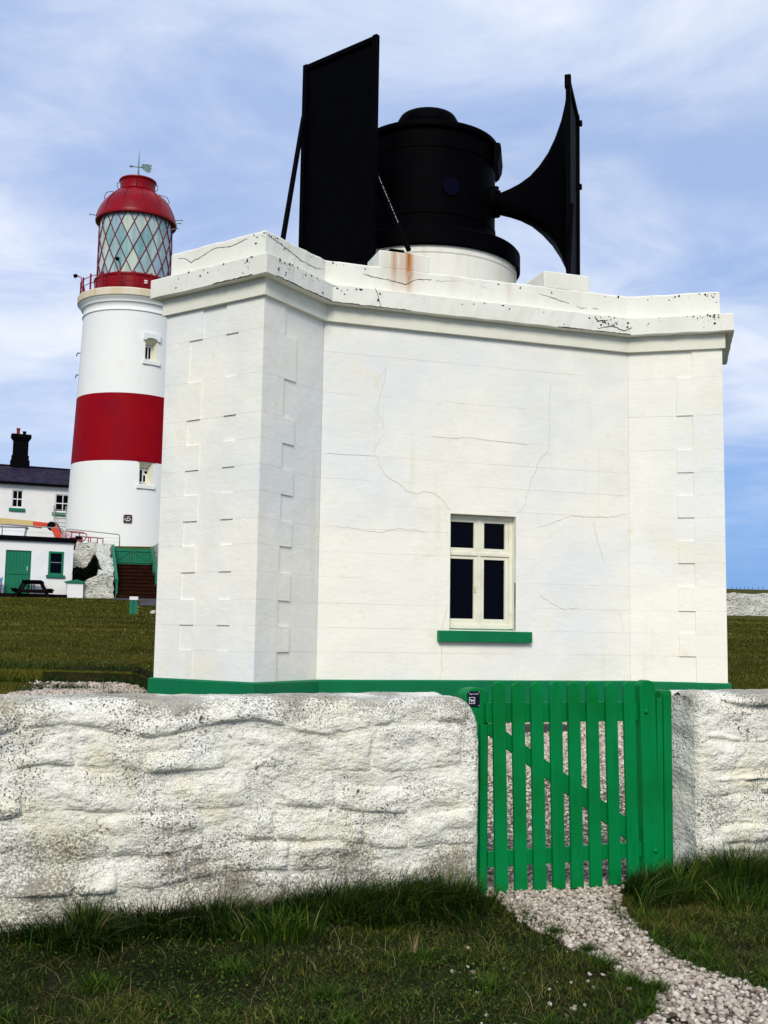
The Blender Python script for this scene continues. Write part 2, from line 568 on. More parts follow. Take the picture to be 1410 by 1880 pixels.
# ------------------------------------------------------------------ ground
LK = [(-200, 0), (6.7, 0), (10, .16), (13.2, .34), (14.9, .70), (15.15, .70), (15.22, .86), (20, 1.17), (31.5, 1.87), (50, 2.84), (56.2, 3.05), (56.3, 5.68), (110, 8.2), (200, 8.5), (3000, 6)]
RK = [(-200, 0), (6.7, 0), (10, .14), (13.2, .31), (15.7, .33), (17.5, .85), (20, 1.1), (31, 1.65), (61, 2.80), (110, 5.4), (200, 11.0), (230, 11.5), (400, 9), (3000, 0)]


def ground(x, y, rough=True):
    x, y = np.broadcast_arrays(np.asarray(x, float), np.asarray(y, float))
    l = np.interp(y, [k[0] for k in LK], [k[1] for k in LK])
    r = np.interp(y, [k[0] for k in RK], [k[1] for k in RK])
    r = r - sm(x, 40, 140) * sm(y, 120, 200) * 1.0
    t = sm(x, -4, 8)
    tn = sm(x, -3.4, -2.4)
    t = tn + (t - tn) * sm(y, 17, 30)
    z = l * (1 - t) + r * t
    z = z + .26 * sm(-x, 2.2, 3.4) * sm(y, 9, 12.5) * (1 - sm(y, 13.2, 14.9)) * 1.0     # bank west of the fog house
    if rough:
        z = z + .035 * fbm(x * 1.3, y * 1.3, 0, 5) * (1 - sm(y, 20, 40)) * (1 - .9 * sm(y, 6.3, 7)*(1 - sm(y, 13, 16)))
        z = z + .10 * fbm(x * .25, y * .25, 0, 9) * sm(y, 16, 26) * (1 - sm(y, 46, 50))
    return z


xs = np.unique(np.concatenate([-np.geomspace(1400, 9, 26), np.arange(-9, 9.01, .2), np.geomspace(9.3, 1400, 26)]))
ys = np.unique(np.concatenate([-np.geomspace(120, 1, 8), np.arange(0, 3, .5), np.arange(3, 16, .2), np.arange(16, 60, 1.0), [6.7, 13.2, 14.9, 15.15, 15.22, 15.6, 31.5, 56.2, 56.3], np.geomspace(61, 2500, 34)]))
gx, gy = np.meshgrid(xs, ys)
gz = ground(gx, gy)
V = np.stack([gx, gy, gz], -1).reshape(-1, 3)
ny, nx = gx.shape
idx = np.arange(ny * nx).reshape(ny, nx)
Fq = np.stack([idx[:-1, :-1], idx[:-1, 1:], idx[1:, 1:], idx[1:, :-1]], -1).reshape(-1, 4)
g = npmesh('ground', V, Fq, 'field', smooth=True, kind='structure')


def inpoly(px, py, poly):
    r = np.zeros(px.shape, bool)
    n = len(poly)
    for i in range(n):
        x1, y1 = poly[i]
        x2, y2 = poly[(i + 1) % n]
        c = ((y1 > py) != (y2 > py)) & (px < (x2 - x1) * (py - y1) / (y2 - y1 + 1e-12) + x1)
        r ^= c
    return r


PATH = [(.56, 6.75), (.60, 6.28), (.70, 5.95), (.74, 5.68), (.86, 5.45), (.95, 5.17), (1.02, 4.87), (1.12, 4.62), (1.03, 4.42), (.90, 4.2), (.88, 3.6), (.9, 3.0),
        (2.1, 3.0), (2.0, 4.1), (1.72, 4.42), (1.56, 4.60), (1.43, 4.86), (1.33, 5.09), (1.29, 5.49), (1.24, 5.95), (1.32, 6.35), (1.45, 6.8)]
YARD = [(-5.5, 6.2), (-1, 6.9), (.56, 6.72), (1.45, 6.78), (2.2, 7.1), (7.5, 8.6), (7.3, 15.6), (-1.7, 15.6), (-1.9, 14.98), (-4.6, 14.98), (-4.2, 13.6), (-5.6, 12.0)]


def sheet(name, poly, step, lift, m, xr, yr, jag=.05):
    a, b = np.meshgrid(np.arange(xr[0], xr[1] + step, step), np.arange(yr[0], yr[1] + step, step))
    ny_, nx_ = a.shape
    cx, cy = (a[:-1, :-1] + a[1:, 1:]) / 2, (b[:-1, :-1] + b[1:, 1:]) / 2
    keep = inpoly(cx + jag * fbm(cx * 4, cy * 4, 0, 3), cy + jag * fbm(cx * 4, cy * 4, 0, 4), poly)
    i = np.arange(ny_ * nx_).reshape(ny_, nx_)
    q = np.stack([i[:-1, :-1], i[:-1, 1:], i[1:, 1:], i[1:, :-1]], -1)[keep]
    v = np.stack([a, b, ground(a, b) + lift], -1).reshape(-1, 3)
    used = np.unique(q)
    rm = np.full(len(v), -1)
    rm[used] = np.arange(len(used))
    return npmesh(name, v[used], rm[q], m, smooth=True, kind='structure')


sheet('gravel_path', PATH, .05, .008, 'gravelbed', (.3, 2.3), (3.0, 6.9))
sheet('gravel_yard', YARD, .2, .008, 'gravelbed', (-6, 8), (6.2, 16), .3)
sheet('turf_verge', [(-8, 2.4), (8, 2.4), (8, 9.2), (2.4, 7.05), (1.3, 6.6), (.45, 6.35), (-8, 3.3)], .2, .004, 'soil', (-8, 8), (2.4, 9), .2)
sheet('footpath', [(-12.3, 50.9), (-9.9, 51.3), (-6.5, 46.5), (-7.2, 38.5), (-8.6, 38.5), (-9.6, 46), (-12.1, 49.2)], .3, .03, 'asphalt', (-13, -6), (38, 52), .1)

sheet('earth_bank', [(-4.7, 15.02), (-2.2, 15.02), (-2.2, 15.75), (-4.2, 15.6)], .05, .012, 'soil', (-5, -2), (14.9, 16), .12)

# ------------------------------------------------------------------ fog signal house
P0, P1, P2, P3, P4 = (-2.74, 13.69), (-1.447, 12.77), (-.80, 13.81), (3.345, 15.14), (4.542, 14.84)
P5, P6, P7, P8 = (4.93, 16.38), (3.75, 16.68), (.72, 19.8), (-2.15, 19.04)
P9 = (-2.04, 14.69)
POLY = [P0, P1, P2, P3, P4, P5, P6, P7, P8, P9]


def offset(poly, d):
    n = len(poly)
    out_ = []
    for i in range(n):
        a, b, c = (np.array(poly[(i - 1) % n]), np.array(poly[i]), np.array(poly[(i + 1) % n]))
        d1, d2 = (b - a) / np.linalg.norm(b - a), (c - b) / np.linalg.norm(c - b)
        n1, n2 = np.array((d1[1], -d1[0])), np.array((d2[1], -d2[0]))
        out_.append(tuple(b + (n1 + n2) / (1 + n1 @ n2) * d))
    return out_


def ringsweep(mb, poly, prof, jit=0.0, step=.25, seed=1):
    """closed profile (offset, z) swept round the building with mitred corners"""
    rings = [offset(poly, d) for d, z in prof]
    n = len(poly)
    pts = []
    for i in range(n):
        L = math.dist(poly[i], poly[(i + 1) % n])
        k = max(1, int(L / step)) if step else 1
        for j in range(k):
            t = j / k
            row = []
            for (d, z), rg in zip(prof, rings):
                a, b = rg[i], rg[(i + 1) % n]
                x, y = a[0] + (b[0] - a[0]) * t, a[1] + (b[1] - a[1]) * t
                jj = jit * float(vn(x * 9, y * 9, z * 11, seed))
                j2 = jit * float(vn(x * 7, y * 7, z * 13, seed + 5))
                row.append((x + jj, y - jj, z + j2))
            pts.append(row)
    P_ = len(prof)
    m = len(pts)
    vs = [p for r_ in pts for p in r_]
    fs = []
    for i in range(m):
        i2 = (i + 1) % m
        for j in range(P_):
            j2 = (j + 1) % P_
            fs.append((i * P_ + j, i2 * P_ + j, i2 * P_ + j2, i * P_ + j2))
    mb.add(vs, fs)


house = thing('fog_signal_house', 'white painted fog signal house with green plinth and heavy cornice behind the gate', 'building', (0.63, 16.5, .3))
FA, FB, FC, FD = Frame(P0, 125.43), Frame(P1, 31.89), Frame(P2, 72.21), Frame(P3, 104.07)
LA, LB, LC, LD = 1.5869, 1.2248, 4.3532, 1.234
WA0, WA1, WZ0, WZ1 = 1.742, 2.668, 1.495, 2.985      # window opening

core = MB()
oo, ii = offset(POLY, -.010), offset(POLY, -.32)
zb, zt = .1, 5.42
for i in range(len(POLY)):
    j = (i + 1) % len(POLY)
    for rg in (oo, ii):
        if i != 2:
            core.add([(*rg[i], zb), (*rg[j], zb), (*rg[j], zt), (*rg[i], zt)], [(0, 1, 2, 3)])
# long front wall with the window opening
for b_ in (.010, .32):
    for (a0, a1, z0, z1) in ((0, WA0, zb, zt), (WA1, LC, zb, zt), (WA0, WA1, zb, WZ0), (WA0, WA1, WZ1, zt)):
        core.add([FC(a0, b_, z0), FC(a1, b_, z0), FC(a1, b_, z1), FC(a0, b_, z1)], [(0, 1, 2, 3)])
rv = [(WA0, WZ0), (WA1, WZ0), (WA1, WZ1), (WA0, WZ1)]
for k in range(4):
    (a0, z0), (a1, z1) = rv[k], rv[(k + 1) % 4]
    core.add([FC(a0, .004, z0), FC(a1, .004, z1), FC(a1, .32, z1), FC(a0, .32, z0)], [(0, 1, 2, 3)])
core.build('wall', 'wall', house)

# unit block shared by every ashlar block
ub = bmesh.new()
bmesh.ops.create_cube(ub, size=1)
UNIT = bpy.data.meshes.new('ashlar_block')
ub.to_mesh(UNIT)
ub.free()
UNIT.materials.append(M['wall'])
hl = Vector(house.location)


def unitbox(name, F, a0, a1, b0, b1, z0, z1, parent, pl, mesh=UNIT):
    o = bpy.data.objects.new(name, mesh)
    COL.objects.link(o)
    o.parent = parent
    o.location = Vector(F((a0 + a1) / 2, (b0 + b1) / 2, (z0 + z1) / 2)) - pl
    o.rotation_euler = (0, 0, F.rotz)
    o.scale = (a1 - a0, b1 - b0, z1 - z0)
    return o


CZ = [.85, 1.19, 1.49, 1.79, 2.115, 2.43, 2.73, 3.045, 3.35, 3.66, 3.97, 4.44, 4.965, 5.35]
rb = random.Random(3)


def row(F, a0, a1, k, cut=None, lens=(.75, 1.25)):
    z0, z1 = CZ[k], CZ[k + 1]
    x = a0
    first = True
    while x < a1 - .01:
        w = rb.uniform(*lens) * (.5 if first and k % 2 else 1)
        first = False
        e = x + w
        if a1 - e < .35:
            e = a1
        spans = [(x, e, z0, z1)]
        if cut:
            ca, cb, c0, c1 = cut
            if e > ca and x < cb and z1 > c0 + .01 and z0 < c1 - .01:
                spans = []
                if x < ca - .03:
                    spans.append((x, ca, z0, z1))
                if e > cb + .03:
                    spans.append((cb, e, z0, z1))
                if z1 > c1 + .02:
                    spans.append((max(x, ca), min(e, cb), c1, z1))
        for (p, q, zz0, zz1) in spans:
            gh, gv = rb.choice((.0002, .0005, .0009, .0022)), rb.choice((.0, .0, .0005))
            pr = rb.uniform(-.001, .0012)
            unitbox('ashlar_block', F, p + gv, q - gv, -pr, .05, zz0 + gh / 2, zz1 - gh / 2, house, hl)
        x = e


for k in range(13):
    longA = (k % 2 == 0)
    qa0 = .61 if longA else .39
    qa1 = .585 if longA else .38
    qb = .40 if longA else .635
    qd = .38 if longA else .592
    row(FA, qa0, LA - qa1, k, lens=(.3, .45))
    row(FB, qb, LB - .002, k, lens=(.5, .9))
    row(FC, .002, LC - .002, k, cut=(WA0, WA1, WZ0, WZ1))
    row(FD, .002, LD - qd, k, lens=(.6, .9))
    # quoins: one L shaped stone per corner and course
    pr = .017
    z0, z1 = CZ[k] + .0004, CZ[k + 1] - .0004
    op, ip = offset(POLY, pr), offset(POLY, -.06)
    F9, FE = Frame(P9, 215.4), Frame(P4, 14.1)
    L9 = math.dist(P9, P0)
    for (ci, F1, L1, q1, F2, q2) in ((0, F9, L9, qb, FA, qa0), (1, FA, LA, qa1, FB, qb), (4, FD, LD, qd, FE, qa0)):
        poly = [F1(L1 - q1, -pr, 0)[:2], op[ci], F2(q2, -pr, 0)[:2], F2(q2, .06, 0)[:2], ip[ci], F1(L1 - q1, .06, 0)[:2]]
        MB().prism(poly, z0, z1).build('quoin', 'wall', house, bevel=.0015)

pl_ = MB()
ringsweep(pl_, POLY, [(.062, .05), (.062, .835), (.045, .852), (-.1, .856), (-.1, .05)], .004, .3)
pl_.build('plinth', 'green', house)
fr = MB()
ringsweep(fr, POLY, [(.060, 5.345), (.060, 5.60), (-.1, 5.60), (-.1, 5.345)], .004, .3)
fr.build('frieze', 'trim', house)
co = MB()
ringsweep(co, POLY, [(.165, 5.553), (.172, 5.56), (.172, 5.785), (.160, 5.797), (-.06, 5.81), (-.06, 5.553)], .012, .12, 4)
co.build('cornice', 'parapet', house)
pp = MB()
ringsweep(pp, POLY, [(-.002, 5.79), (-.002, 6.135), (-.02, 6.155), (-.24, 6.16), (-.26, 6.14), (-.26, 5.79)], .014, .10, 8)
pp.build('parapet', 'parapet', house)
rf = MB()
rp = offset(POLY, -.2)
rf.prism(rp, 5.70, 5.86)
rf.build('roof', 'trim', house)
for (a0, a1) in ((.72, 1.42), (3.08, 3.77)):
    MB().fbox(FC, a0, a1, .01, .62, 6.14, 6.385).build('pedestal', 'parapet', house, bevel=.018)

# window
wf = MB()
B0 = .105
wf.fbox(FC, WA0 + .001, WA0 + .035, B0, B0 + .07, WZ0, WZ1 - .004)
wf.fbox(FC, WA1 - .055, WA1 - .001, B0, B0 + .07, WZ0, WZ1 - .004)
wf.fbox(FC, WA0 + .03, WA1 - .05, B0 + .001, B0 + .07, WZ1 - .05, WZ1 - .005)
wf.fbox(FC, WA0 + .03, WA1 - .05, B0 - .012, B0 + .07, WZ0, WZ0 + .065)
wf.fbox(FC, WA0 + .03, WA1 - .05, B0 - .012, B0 + .068, 2.455, 2.50)
wf.fbox(FC, 2.168, 2.212, B0 - .006, B0 + .069, WZ0 + .06, WZ1 - .045)
window = wf.build('window', 'frame', house, bevel=.004)
for (a0, a1, z0, z1) in ((1.772, 2.170, 2.50, 2.938), (2.210, 2.612, 2.50, 2.938), (1.772, 2.170, 1.56, 2.455), (2.210, 2.612, 1.56, 2.455)):
    t = .052
    top = .045
    bot = .055 if z0 > 2 else .075
    sa = MB()
    L_ = a0 + (.0 if a0 < 2 else t)
    sa.fbox(FC, a0, a0 + (.02 if a0 < 2 else t), B0 + .006, B0 + .05, z0, z1)
    sa.fbox(FC, a1 - (t if a0 < 2 else .055), a1, B0 + .006, B0 + .05, z0, z1)
    sa.fbox(FC, a0 + .01, a1 - .01, B0 + .007, B0 + .049, z1 - top, z1)
    sa.fbox(FC, a0 + .01, a1 - .01, B0 + .007, B0 + .049, z0, z0 + bot)
    sa.build('sash', 'frame', window, bevel=.003)
    MB().fbox(FC, a0 + .01, a1 - .01, B0 + .034, B0 + .040, z0 + .02, z1 - .02).build('pane', 'glassdark', window)
MB().fbox(FC, 2.125, 2.145, B0 - .012, B0 + .01, 1.98, 2.06).build('latch', 'gallery', window, bevel=.003)
sillm = MB()
sillm.slab(Frame(FC(0, 0, 0)[:2], 72.21), [(1.575, 1.335), (2.873, 1.335), (2.873, 1.478), (1.575, 1.478)], -.075, .02)
sillm.add([FC(WA0 - .02, -.02, 1.474), FC(WA1 + .02, -.02, 1.474), FC(WA1, .13, 1.522), FC(WA0, .13, 1.522), FC(WA0 - .02, -.02, 1.40), FC(WA1 + .02, -.02, 1.40), FC(WA1, .13, 1.40), FC(WA0, .13, 1.40)],
          [(0, 1, 2, 3), (0, 4, 5, 1), (1, 5, 6, 2), (0, 3, 7, 4), (3, 2, 6, 7), (4, 7, 6, 5)])
sillm.build('window_sill', 'green', window, bevel=.008)
# room behind the glass stays dark: a back partition
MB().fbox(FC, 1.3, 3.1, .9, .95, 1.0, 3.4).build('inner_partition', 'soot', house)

# cracks in the render, thin broken lines
CR = [
    [(0.825, 3.955), (0.754, 3.858), (0.679, 3.713), (0.743, 3.648), (0.78, 3.525), (0.892, 3.393), (1.024, 3.339), (1.142, 3.24), (1.289, 3.215), (1.377, 3.253), (1.526, 3.233), (1.646, 3.141), (1.743, 3.014)],
    [(3.134, 3.896), (3.013, 3.78), (2.972, 3.69), (2.934, 3.571), (2.886, 3.51), (2.855, 3.378), (2.808, 3.245), (2.809, 3.159), (2.7, 3.038)],
    [(0.095, 2.753), (0.347, 2.746), (0.574, 2.709), (0.832, 2.704), (1.033, 2.757), (1.266, 2.751), (1.399, 2.71)],
    [(1.487, 3.979), (1.697, 3.966), (1.97, 3.994), (2.307, 3.98), (2.587, 3.97), (2.838, 3.958)],
    [(2.982, 2.856), (3.188, 2.932), (3.476, 3.042), (3.702, 3.029), (4.029, 3.045), (4.311, 3.103)],
    [(1.643, 1.31), (1.64, 1.051), (1.652, 0.983), (1.624, 0.915), (1.619, 0.862)],
    [(1.705, 1.806), (1.678, 1.626), (1.626, 1.502)],
    [(3.014, 1.965), (3.25, 1.828), (3.345, 1.788), (3.568, 1.807)],
    [(3.799, 2.975), (3.863, 2.744), (3.96, 2.441)],
    [(3.172, 4.839), (3.15, 4.407), (3.156, 4.112), (3.134, 3.896)],
    [(0.075, 3.665), (0.357, 3.664), (0.68, 3.669)],
    [(0.754, 4.701), (0.839, 4.822), (0.805, 4.621), (0.724, 4.276), (0.824, 4.031)],
    [(4.2, 1.764), (4.248, 1.504)]]
CW = [2.6, 4.2, 2.0, 2.0, 1.8, 4.0, 2.4, 2.0, 1.6, 1.8, 2.0, 1.6, 1.4]


def jagged_line(F, pts, w, b, name, parent, m='crack'):
    fine = []
    for (x0, z0), (x1, z1) in zip(pts, pts[1:]):
        L = math.dist((x0, z0), (x1, z1))
        k = max(2, int(L / .035))
        for j in range(k):
            t = j / k
            fine.append((x0 + (x1 - x0) * t + rb.uniform(-.006, .006), z0 + (z1 - z0) * t + rb.uniform(-.006, .006)))
    fine.append(pts[-1])
    vs, fs = [], []
    for i, (x, z) in enumerate(fine):
        a = fine[max(i - 1, 0)]
        c = fine[min(i + 1, len(fine) - 1)]
        dx, dz = c[0] - a[0], c[1] - a[1]
        L = math.hypot(dx, dz) + 1e-9
        ww = w / 2 * rb.uniform(.35, 1.25) * (.3 if i in (0, len(fine) - 1) else 1)
        vs += [F(x - dz / L * ww, b, z + dx / L * ww), F(x + dz / L * ww, b, z - dx / L * ww),
               F(x - dz / L * ww, b + .01, z + dx / L * ww), F(x + dz / L * ww, b + .01, z - dx / L * ww)]
        if i:
            o = 4 * i
            fs += [(o - 4, o - 3, o + 1, o), (o - 4, o, o + 2, o - 2), (o - 3, o - 1, o + 3, o + 1)]
    return MB().add(vs, fs).build(name, m, parent)


for c, w in zip(CR, CW):
    jagged_line(FC, c, w * .001, -.0042, 'crack', house)
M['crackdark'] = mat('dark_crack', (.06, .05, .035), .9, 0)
jagged_line(FC, [(.50, 6.03), (.66, 6.0), (.85, 5.99), (1.08, 5.955), (1.25, 6.04), (1.45, 6.06)], .010, .000, 'crack', house, 'crackdark')
jagged_line(FC, [(1.5, 6.05), (1.9, 6.10), (2.3, 6.02)], .004, .000, 'crack', house)
jagged_line(FC, [(3.0, 6.05), (3.3, 5.99), (3.65, 5.91), (3.9, 5.93)], .007, .000, 'crack', house, 'crackdark')
jagged_line(FC, [(.62, 5.80), (.66, 5.70), (.70, 5.57)], .004, -.180, 'crack', house, 'crackdark')
jagged_line(FA, [(.12, 6.08), (.25, 6.05), (.35, 5.98), (.55, 6.03), (.75, 6.09), (1.0, 6.06), (1.3, 6.10)], .006, -.002, 'crack', house, 'crackdark')
jagged_line(FB, [(.08, 6.09), (.35, 6.06), (.7, 5.99), (1.0, 5.98), (1.2, 6.02)], .005, -.002, 'crack', house, 'crackdark')
jagged_line(FC, [(3.8, 5.60), (4.0, 5.66), (4.2, 5.60), (4.33, 5.68)], .006, -.181, 'crack', house, 'crackdark')

# lichen spots and pits on the cornice and parapet: far too many to count
lv, lf = [], []
for F, L, k in ((FA, LA, 34), (FB, LB, 60), (FC, LC, 75), (FD, LD, 48)):
    for q in range(k):
        zone = rb.random()
        if zone < .38:
            z, b = 6.135 - abs(rb.gauss(0, .05)), -.004
        elif zone < .8:
            z, b = 5.785 - abs(rb.gauss(0, .05)), -.178
        else:
            z, b = rb.uniform(5.6, 5.78), -.178
        a = rb.choice([rb.uniform(0, L), (L * .12 if F is FB else L * .93 if F is FD else L * .95 if F is FC else L * .9) + rb.gauss(0, .12), L * .55 + rb.gauss(0, .25)])
        a = min(max(a, .03), L - .03)
        if rb.random() < .35:
            a = L - abs(rb.gauss(0, .18)) if F in (FA, FD) else abs(rb.gauss(0, .3))
        if F is FC and q < 26:
            a, z, b = 4.02 + rb.gauss(0, .13), 5.68 + rb.gauss(0, .04), -.178
            z = min(z, 5.78)
        r_ = abs(rb.gauss(.003, .0045)) + .002
        if rb.random() < .05:
            r_ = rb.uniform(.012, .02)
        n_ = 7
        o = len(lv)
        rr = [r_ * rb.uniform(.6, 1.3) for _ in range(n_)]
        sx = rb.uniform(.8, 2.2) if r_ < .012 else 1
        lv.append(F(a, b - .003, z))
        lv += [F(a + rr[i] * sx * math.cos(i * 2 * math.pi / n_), b, z + rr[i] * math.sin(i * 2 * math.pi / n_)) for i in range(n_)]
        lf += [(o, o + 1 + i, o + 1 + (i + 1) % n_) for i in range(n_)]
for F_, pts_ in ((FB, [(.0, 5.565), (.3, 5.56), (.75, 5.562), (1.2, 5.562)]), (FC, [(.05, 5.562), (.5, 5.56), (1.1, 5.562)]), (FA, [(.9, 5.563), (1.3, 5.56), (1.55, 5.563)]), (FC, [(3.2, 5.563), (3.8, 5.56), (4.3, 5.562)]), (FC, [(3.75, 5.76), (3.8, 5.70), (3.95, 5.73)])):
    jagged_line(F_, pts_, .009, -.181, 'crack', house, 'crackdark')  # these dark lines mostly paint in the mould and darkness under the cornice
lich = MB().add(lv, lf).build('lichen_spots', 'lichen', house)
lich['kind'] = 'stuff'

# ------------------------------------------------------------------ fog horn
O = (.58, 16.5)
horn = thing('fog_horn', 'black iron twin trumpet fog horn on a cream drum above the roof', 'fog horn', (*O, 5.86))
MB().lathe(O, [(1.36, 5.86), (1.36, 6.86)], 72).lathe(O, [(1.36, 6.74), (1.372, 6.76), (1.372, 6.86), (1.36, 6.87)], 72).build('drum_base', 'drumwhite', horn, smooth=True, angle=30)
MB().lathe(O, [(0, 6.85), (1.41, 6.85), (1.425, 6.87), (1.425, 7.10), (1.405, 7.125), (0, 7.13)], 72).build('base_flange', 'black', horn, smooth=True, angle=30)
MB().lathe(O, [(1.04, 7.10), (1.04, 8.74), (1.09, 8.75), (1.10, 8.79), (1.09, 8.83), (.9, 8.88), (.5, 8.94), (0, 8.96)], 64).build('drum_housing', 'black', horn, smooth=True, angle=30)
MB().lathe(O, [(.39, 8.88), (.40, 9.00), (.455, 9.08), (.475, 9.18), (.47, 9.27), (.43, 9.34), (.36, 9.37), (0, 9.38)], 40).build('vent_cap', 'black', horn, smooth=True, angle=40)
for zz_ in (7.45, 8.45):
    MB().lathe(O, [(1.039, zz_), (1.052, zz_ + .005), (1.052, zz_ + .05), (1.039, zz_ + .055)], 64).build('hoop', 'black', horn, smooth=True, angle=30)
an = 163
dn = (math.sin(R(an)), math.cos(R(an)))
FH = Frame((O[0] + dn[0] * 1.04, O[1] + dn[1] * 1.04), an - 90)
disc = [(.0 + .135 * math.cos(i / 24 * 2 * math.pi), 7.86 + .135 * math.sin(i / 24 * 2 * math.pi)) for i in range(24)]
MB().slab(FH, [(a, z) for a, z in disc], -.03, .02).build('inspection_cover', 'navy', horn)
# hood on the east flank
hd = MB()
for azc in (98,):
    FHd = Frame((O[0] + math.sin(R(azc)) * 1.03, O[1] + math.cos(R(azc)) * 1.03), azc)
    hd.slab(FHd, [(0, 8.42), (.06, 8.47), (.10, 8.56), (.115, 8.68), (.10, 8.76), (0, 8.78)], -.35, .35)
hd.build('vent_hood', 'black', horn, bevel=.01)


def trumpet(azm, zc=7.93, L0=.98, L1=2.13, H=1.60, Wd=.67):
    """neck at L0 from the drum axis, rectangular mouth at L1; superellipse section growing into a rectangle"""
    ax = np.array((math.sin(R(azm)), math.cos(R(azm))))
    side = np.array((-ax[1], ax[0]))
    prof = [(0.0, .13), (.12, .165), (.25, .215), (.37, .275), (.50, .365), (.62, .49), (.73, .635), (.82, .805), (.90, 1.015), (.95, 1.22), (.975, 1.38), (.99, 1.52), (1.0, H)]
    n = 56
    vs = []
    for t, h in prof:
        w = .10 + (Wd - .10) * (max(h - .12, 0) / (H - .12)) ** .8
        e = 1.0 + 2.0 * t ** 2 + 26 * t ** 9
        for k in range(n):
            th = 2 * math.pi * k / n
            c, s_ = math.cos(th), math.sin(th)
            px_ = math.copysign(abs(c) ** (1 / (e) if e > 1 else 1), c)
            pz_ = math.copysign(abs(s_) ** (1 / (e) if e > 1 else 1), s_)
            d = L0 + (L1 - L0) * t
            x, y = np.array(O) + ax * d + side * px_ * w
            vs.append((x, y, zc + pz_ * h))
    fs = []
    for i in range(len(prof) - 1):
        for k in range(n):
            k2 = (k + 1) % n
            fs.append((i * n + k, i * n + k2, (i + 1) * n + k2, (i + 1) * n + k))
    hm = MB().add(vs, fs).build('trumpet', 'black', horn, smooth=True, angle=50)
    so_ = hm.modifiers.new('solid', 'SOLIDIFY')
    so_.thickness = .012
    # mouth frame: four flat bars round the opening
    ctr = np.array(O) + ax * L1
    FM = Frame(tuple(ctr), azm - 90)       # a runs sideways, b points back to the drum... positive b = outward left-hand
    mf = MB()
    for (a0, a1, z0, z1) in ((-Wd - .03, -Wd + .05, zc - H - .02, zc + H + .03), (Wd - .05, Wd + .03, zc - H - .02, zc + H + .03)):
        mf.fbox(FM, a0, a1, -.035, .035, z0, z1)
    mf.fbox(FM, -Wd + .04, Wd - .04, -.03, .03, zc + H - .05, zc + H + .02)
    mf.fbox(FM, -Wd + .04, Wd - .04, -.03, .03, zc - H - .02, zc - H + .05)
    mf.build('mouth_frame', 'black', horn, bevel=.006)
    # neck collar with bolts
    ck = MB()
    for (d0, d1, rad) in ((.99, 1.10, .235), (1.10, 1.14, .17)):
        pts = [(*(np.array(O) + ax * d0), zc + .04), (*(np.array(O) + ax * d1), zc + .04)]
        ck.tube(pts, rad, 28)
    ck.build('neck_collar', 'black', horn, smooth=True, angle=30)
    for k in range(8):
        th = k * math.pi / 4 + .3
        c0 = np.array(O) + ax * 1.09 + side * .205 * math.cos(th)
        c1 = np.array(O) + ax * 1.125 + side * .205 * math.cos(th)
        MB().tube([(*c0, zc + .04 + .205 * math.sin(th)), (*c1, zc + .04 + .205 * math.sin(th))], .018, 6).build('bolt', 'black', horn)
    return ax, side, ctr


def baffle(azm, ctr, side, zc=7.93, H=1.60, Wd=.67):
    pass


axL, sdL, ctL = trumpet(219.9, 7.96, .98, 2.03)
axR, sdR, ctR = trumpet(105.8, 7.88, .98, 2.225, 1.53, .62)
# flat black plates stand just inside each mouth: the opening reads as a closed dark leaf
for ct, ax_, azm, wd, zc, hh in ((ctL, axL, 219.9, .67, 7.96, 1.6), (ctR, axR, 105.8, .62, 7.88, 1.53)):
    FM = Frame(tuple(ct - ax_ * .012), azm - 90)
    MB().fbox(FM, -wd * .93, wd * .93, -.006, .006, zc - hh * .93, zc + hh * .93).build('mouth_plate', 'black', horn)
# rain cap and ragged lugs on top of the right mouth
st = MB()
st.tube([(-1.24, 15.2, 8.72), (-1.33, 13.42, 6.14)], .035, 10)
st.build('strut', 'black', horn, smooth=True, angle=40)
MB().tube([(-.17, 14.56, 7.62), (.27, 14.2, 6.44)], .035, 10).build('strut', 'black', horn, smooth=True, angle=40)
crk = MB()
for i in range(16):
    t = .05 + .04 * i + rb.uniform(-.01, .01)
    p = (-.17 + .44 * t, 14.56 - .36 * t - .037, 7.62 - 1.18 * t + .012)
    q = (p[0] + .44 * .03, p[1] - .36 * .03, p[2] - 1.18 * .03)
    crk.tube([p, q], [.004, .006 * rb.random() + .002], 5)
crk.build('chipped_paint', 'chip', horn, kind='stuff')
MB().fbox(FC, .88, 1.19, .12, .50, 6.380, 6.425).fbox(FC, .93, 1.13, .2, .4, 6.42, 6.49).build('foot_plate', 'black', horn, bevel=.006)
MB().tube([(2.60, 15.32, 7.55), (2.52, 15.16, 6.42)], .032, 10).build('strut', 'black', horn, smooth=True, angle=40)
MB().fbox(FC, 3.28, 3.62, .18, .55, 6.378, 6.42).build('foot_plate', 'black', horn, bevel=.006)
for (dz, dd) in ((1.44, .06), (.42, .04)):
    c = ctR + axR * .02
    s_ = -1 if dz > 1.2 else 1
    FM = Frame(tuple(ctR), 105.8 - 90)
    MB().fbox(FM, .60, .67, -.05 - dd * .4, .05, 7.88 + dz - .04, 7.88 + dz + .04).build('lug', 'black', horn, bevel=.008)
MB().fbox(Frame(tuple(ctR), 15.8), -.66, -.58, -.04, .05, 9.28, 9.47).build('lug', 'black', horn, bevel=.008)


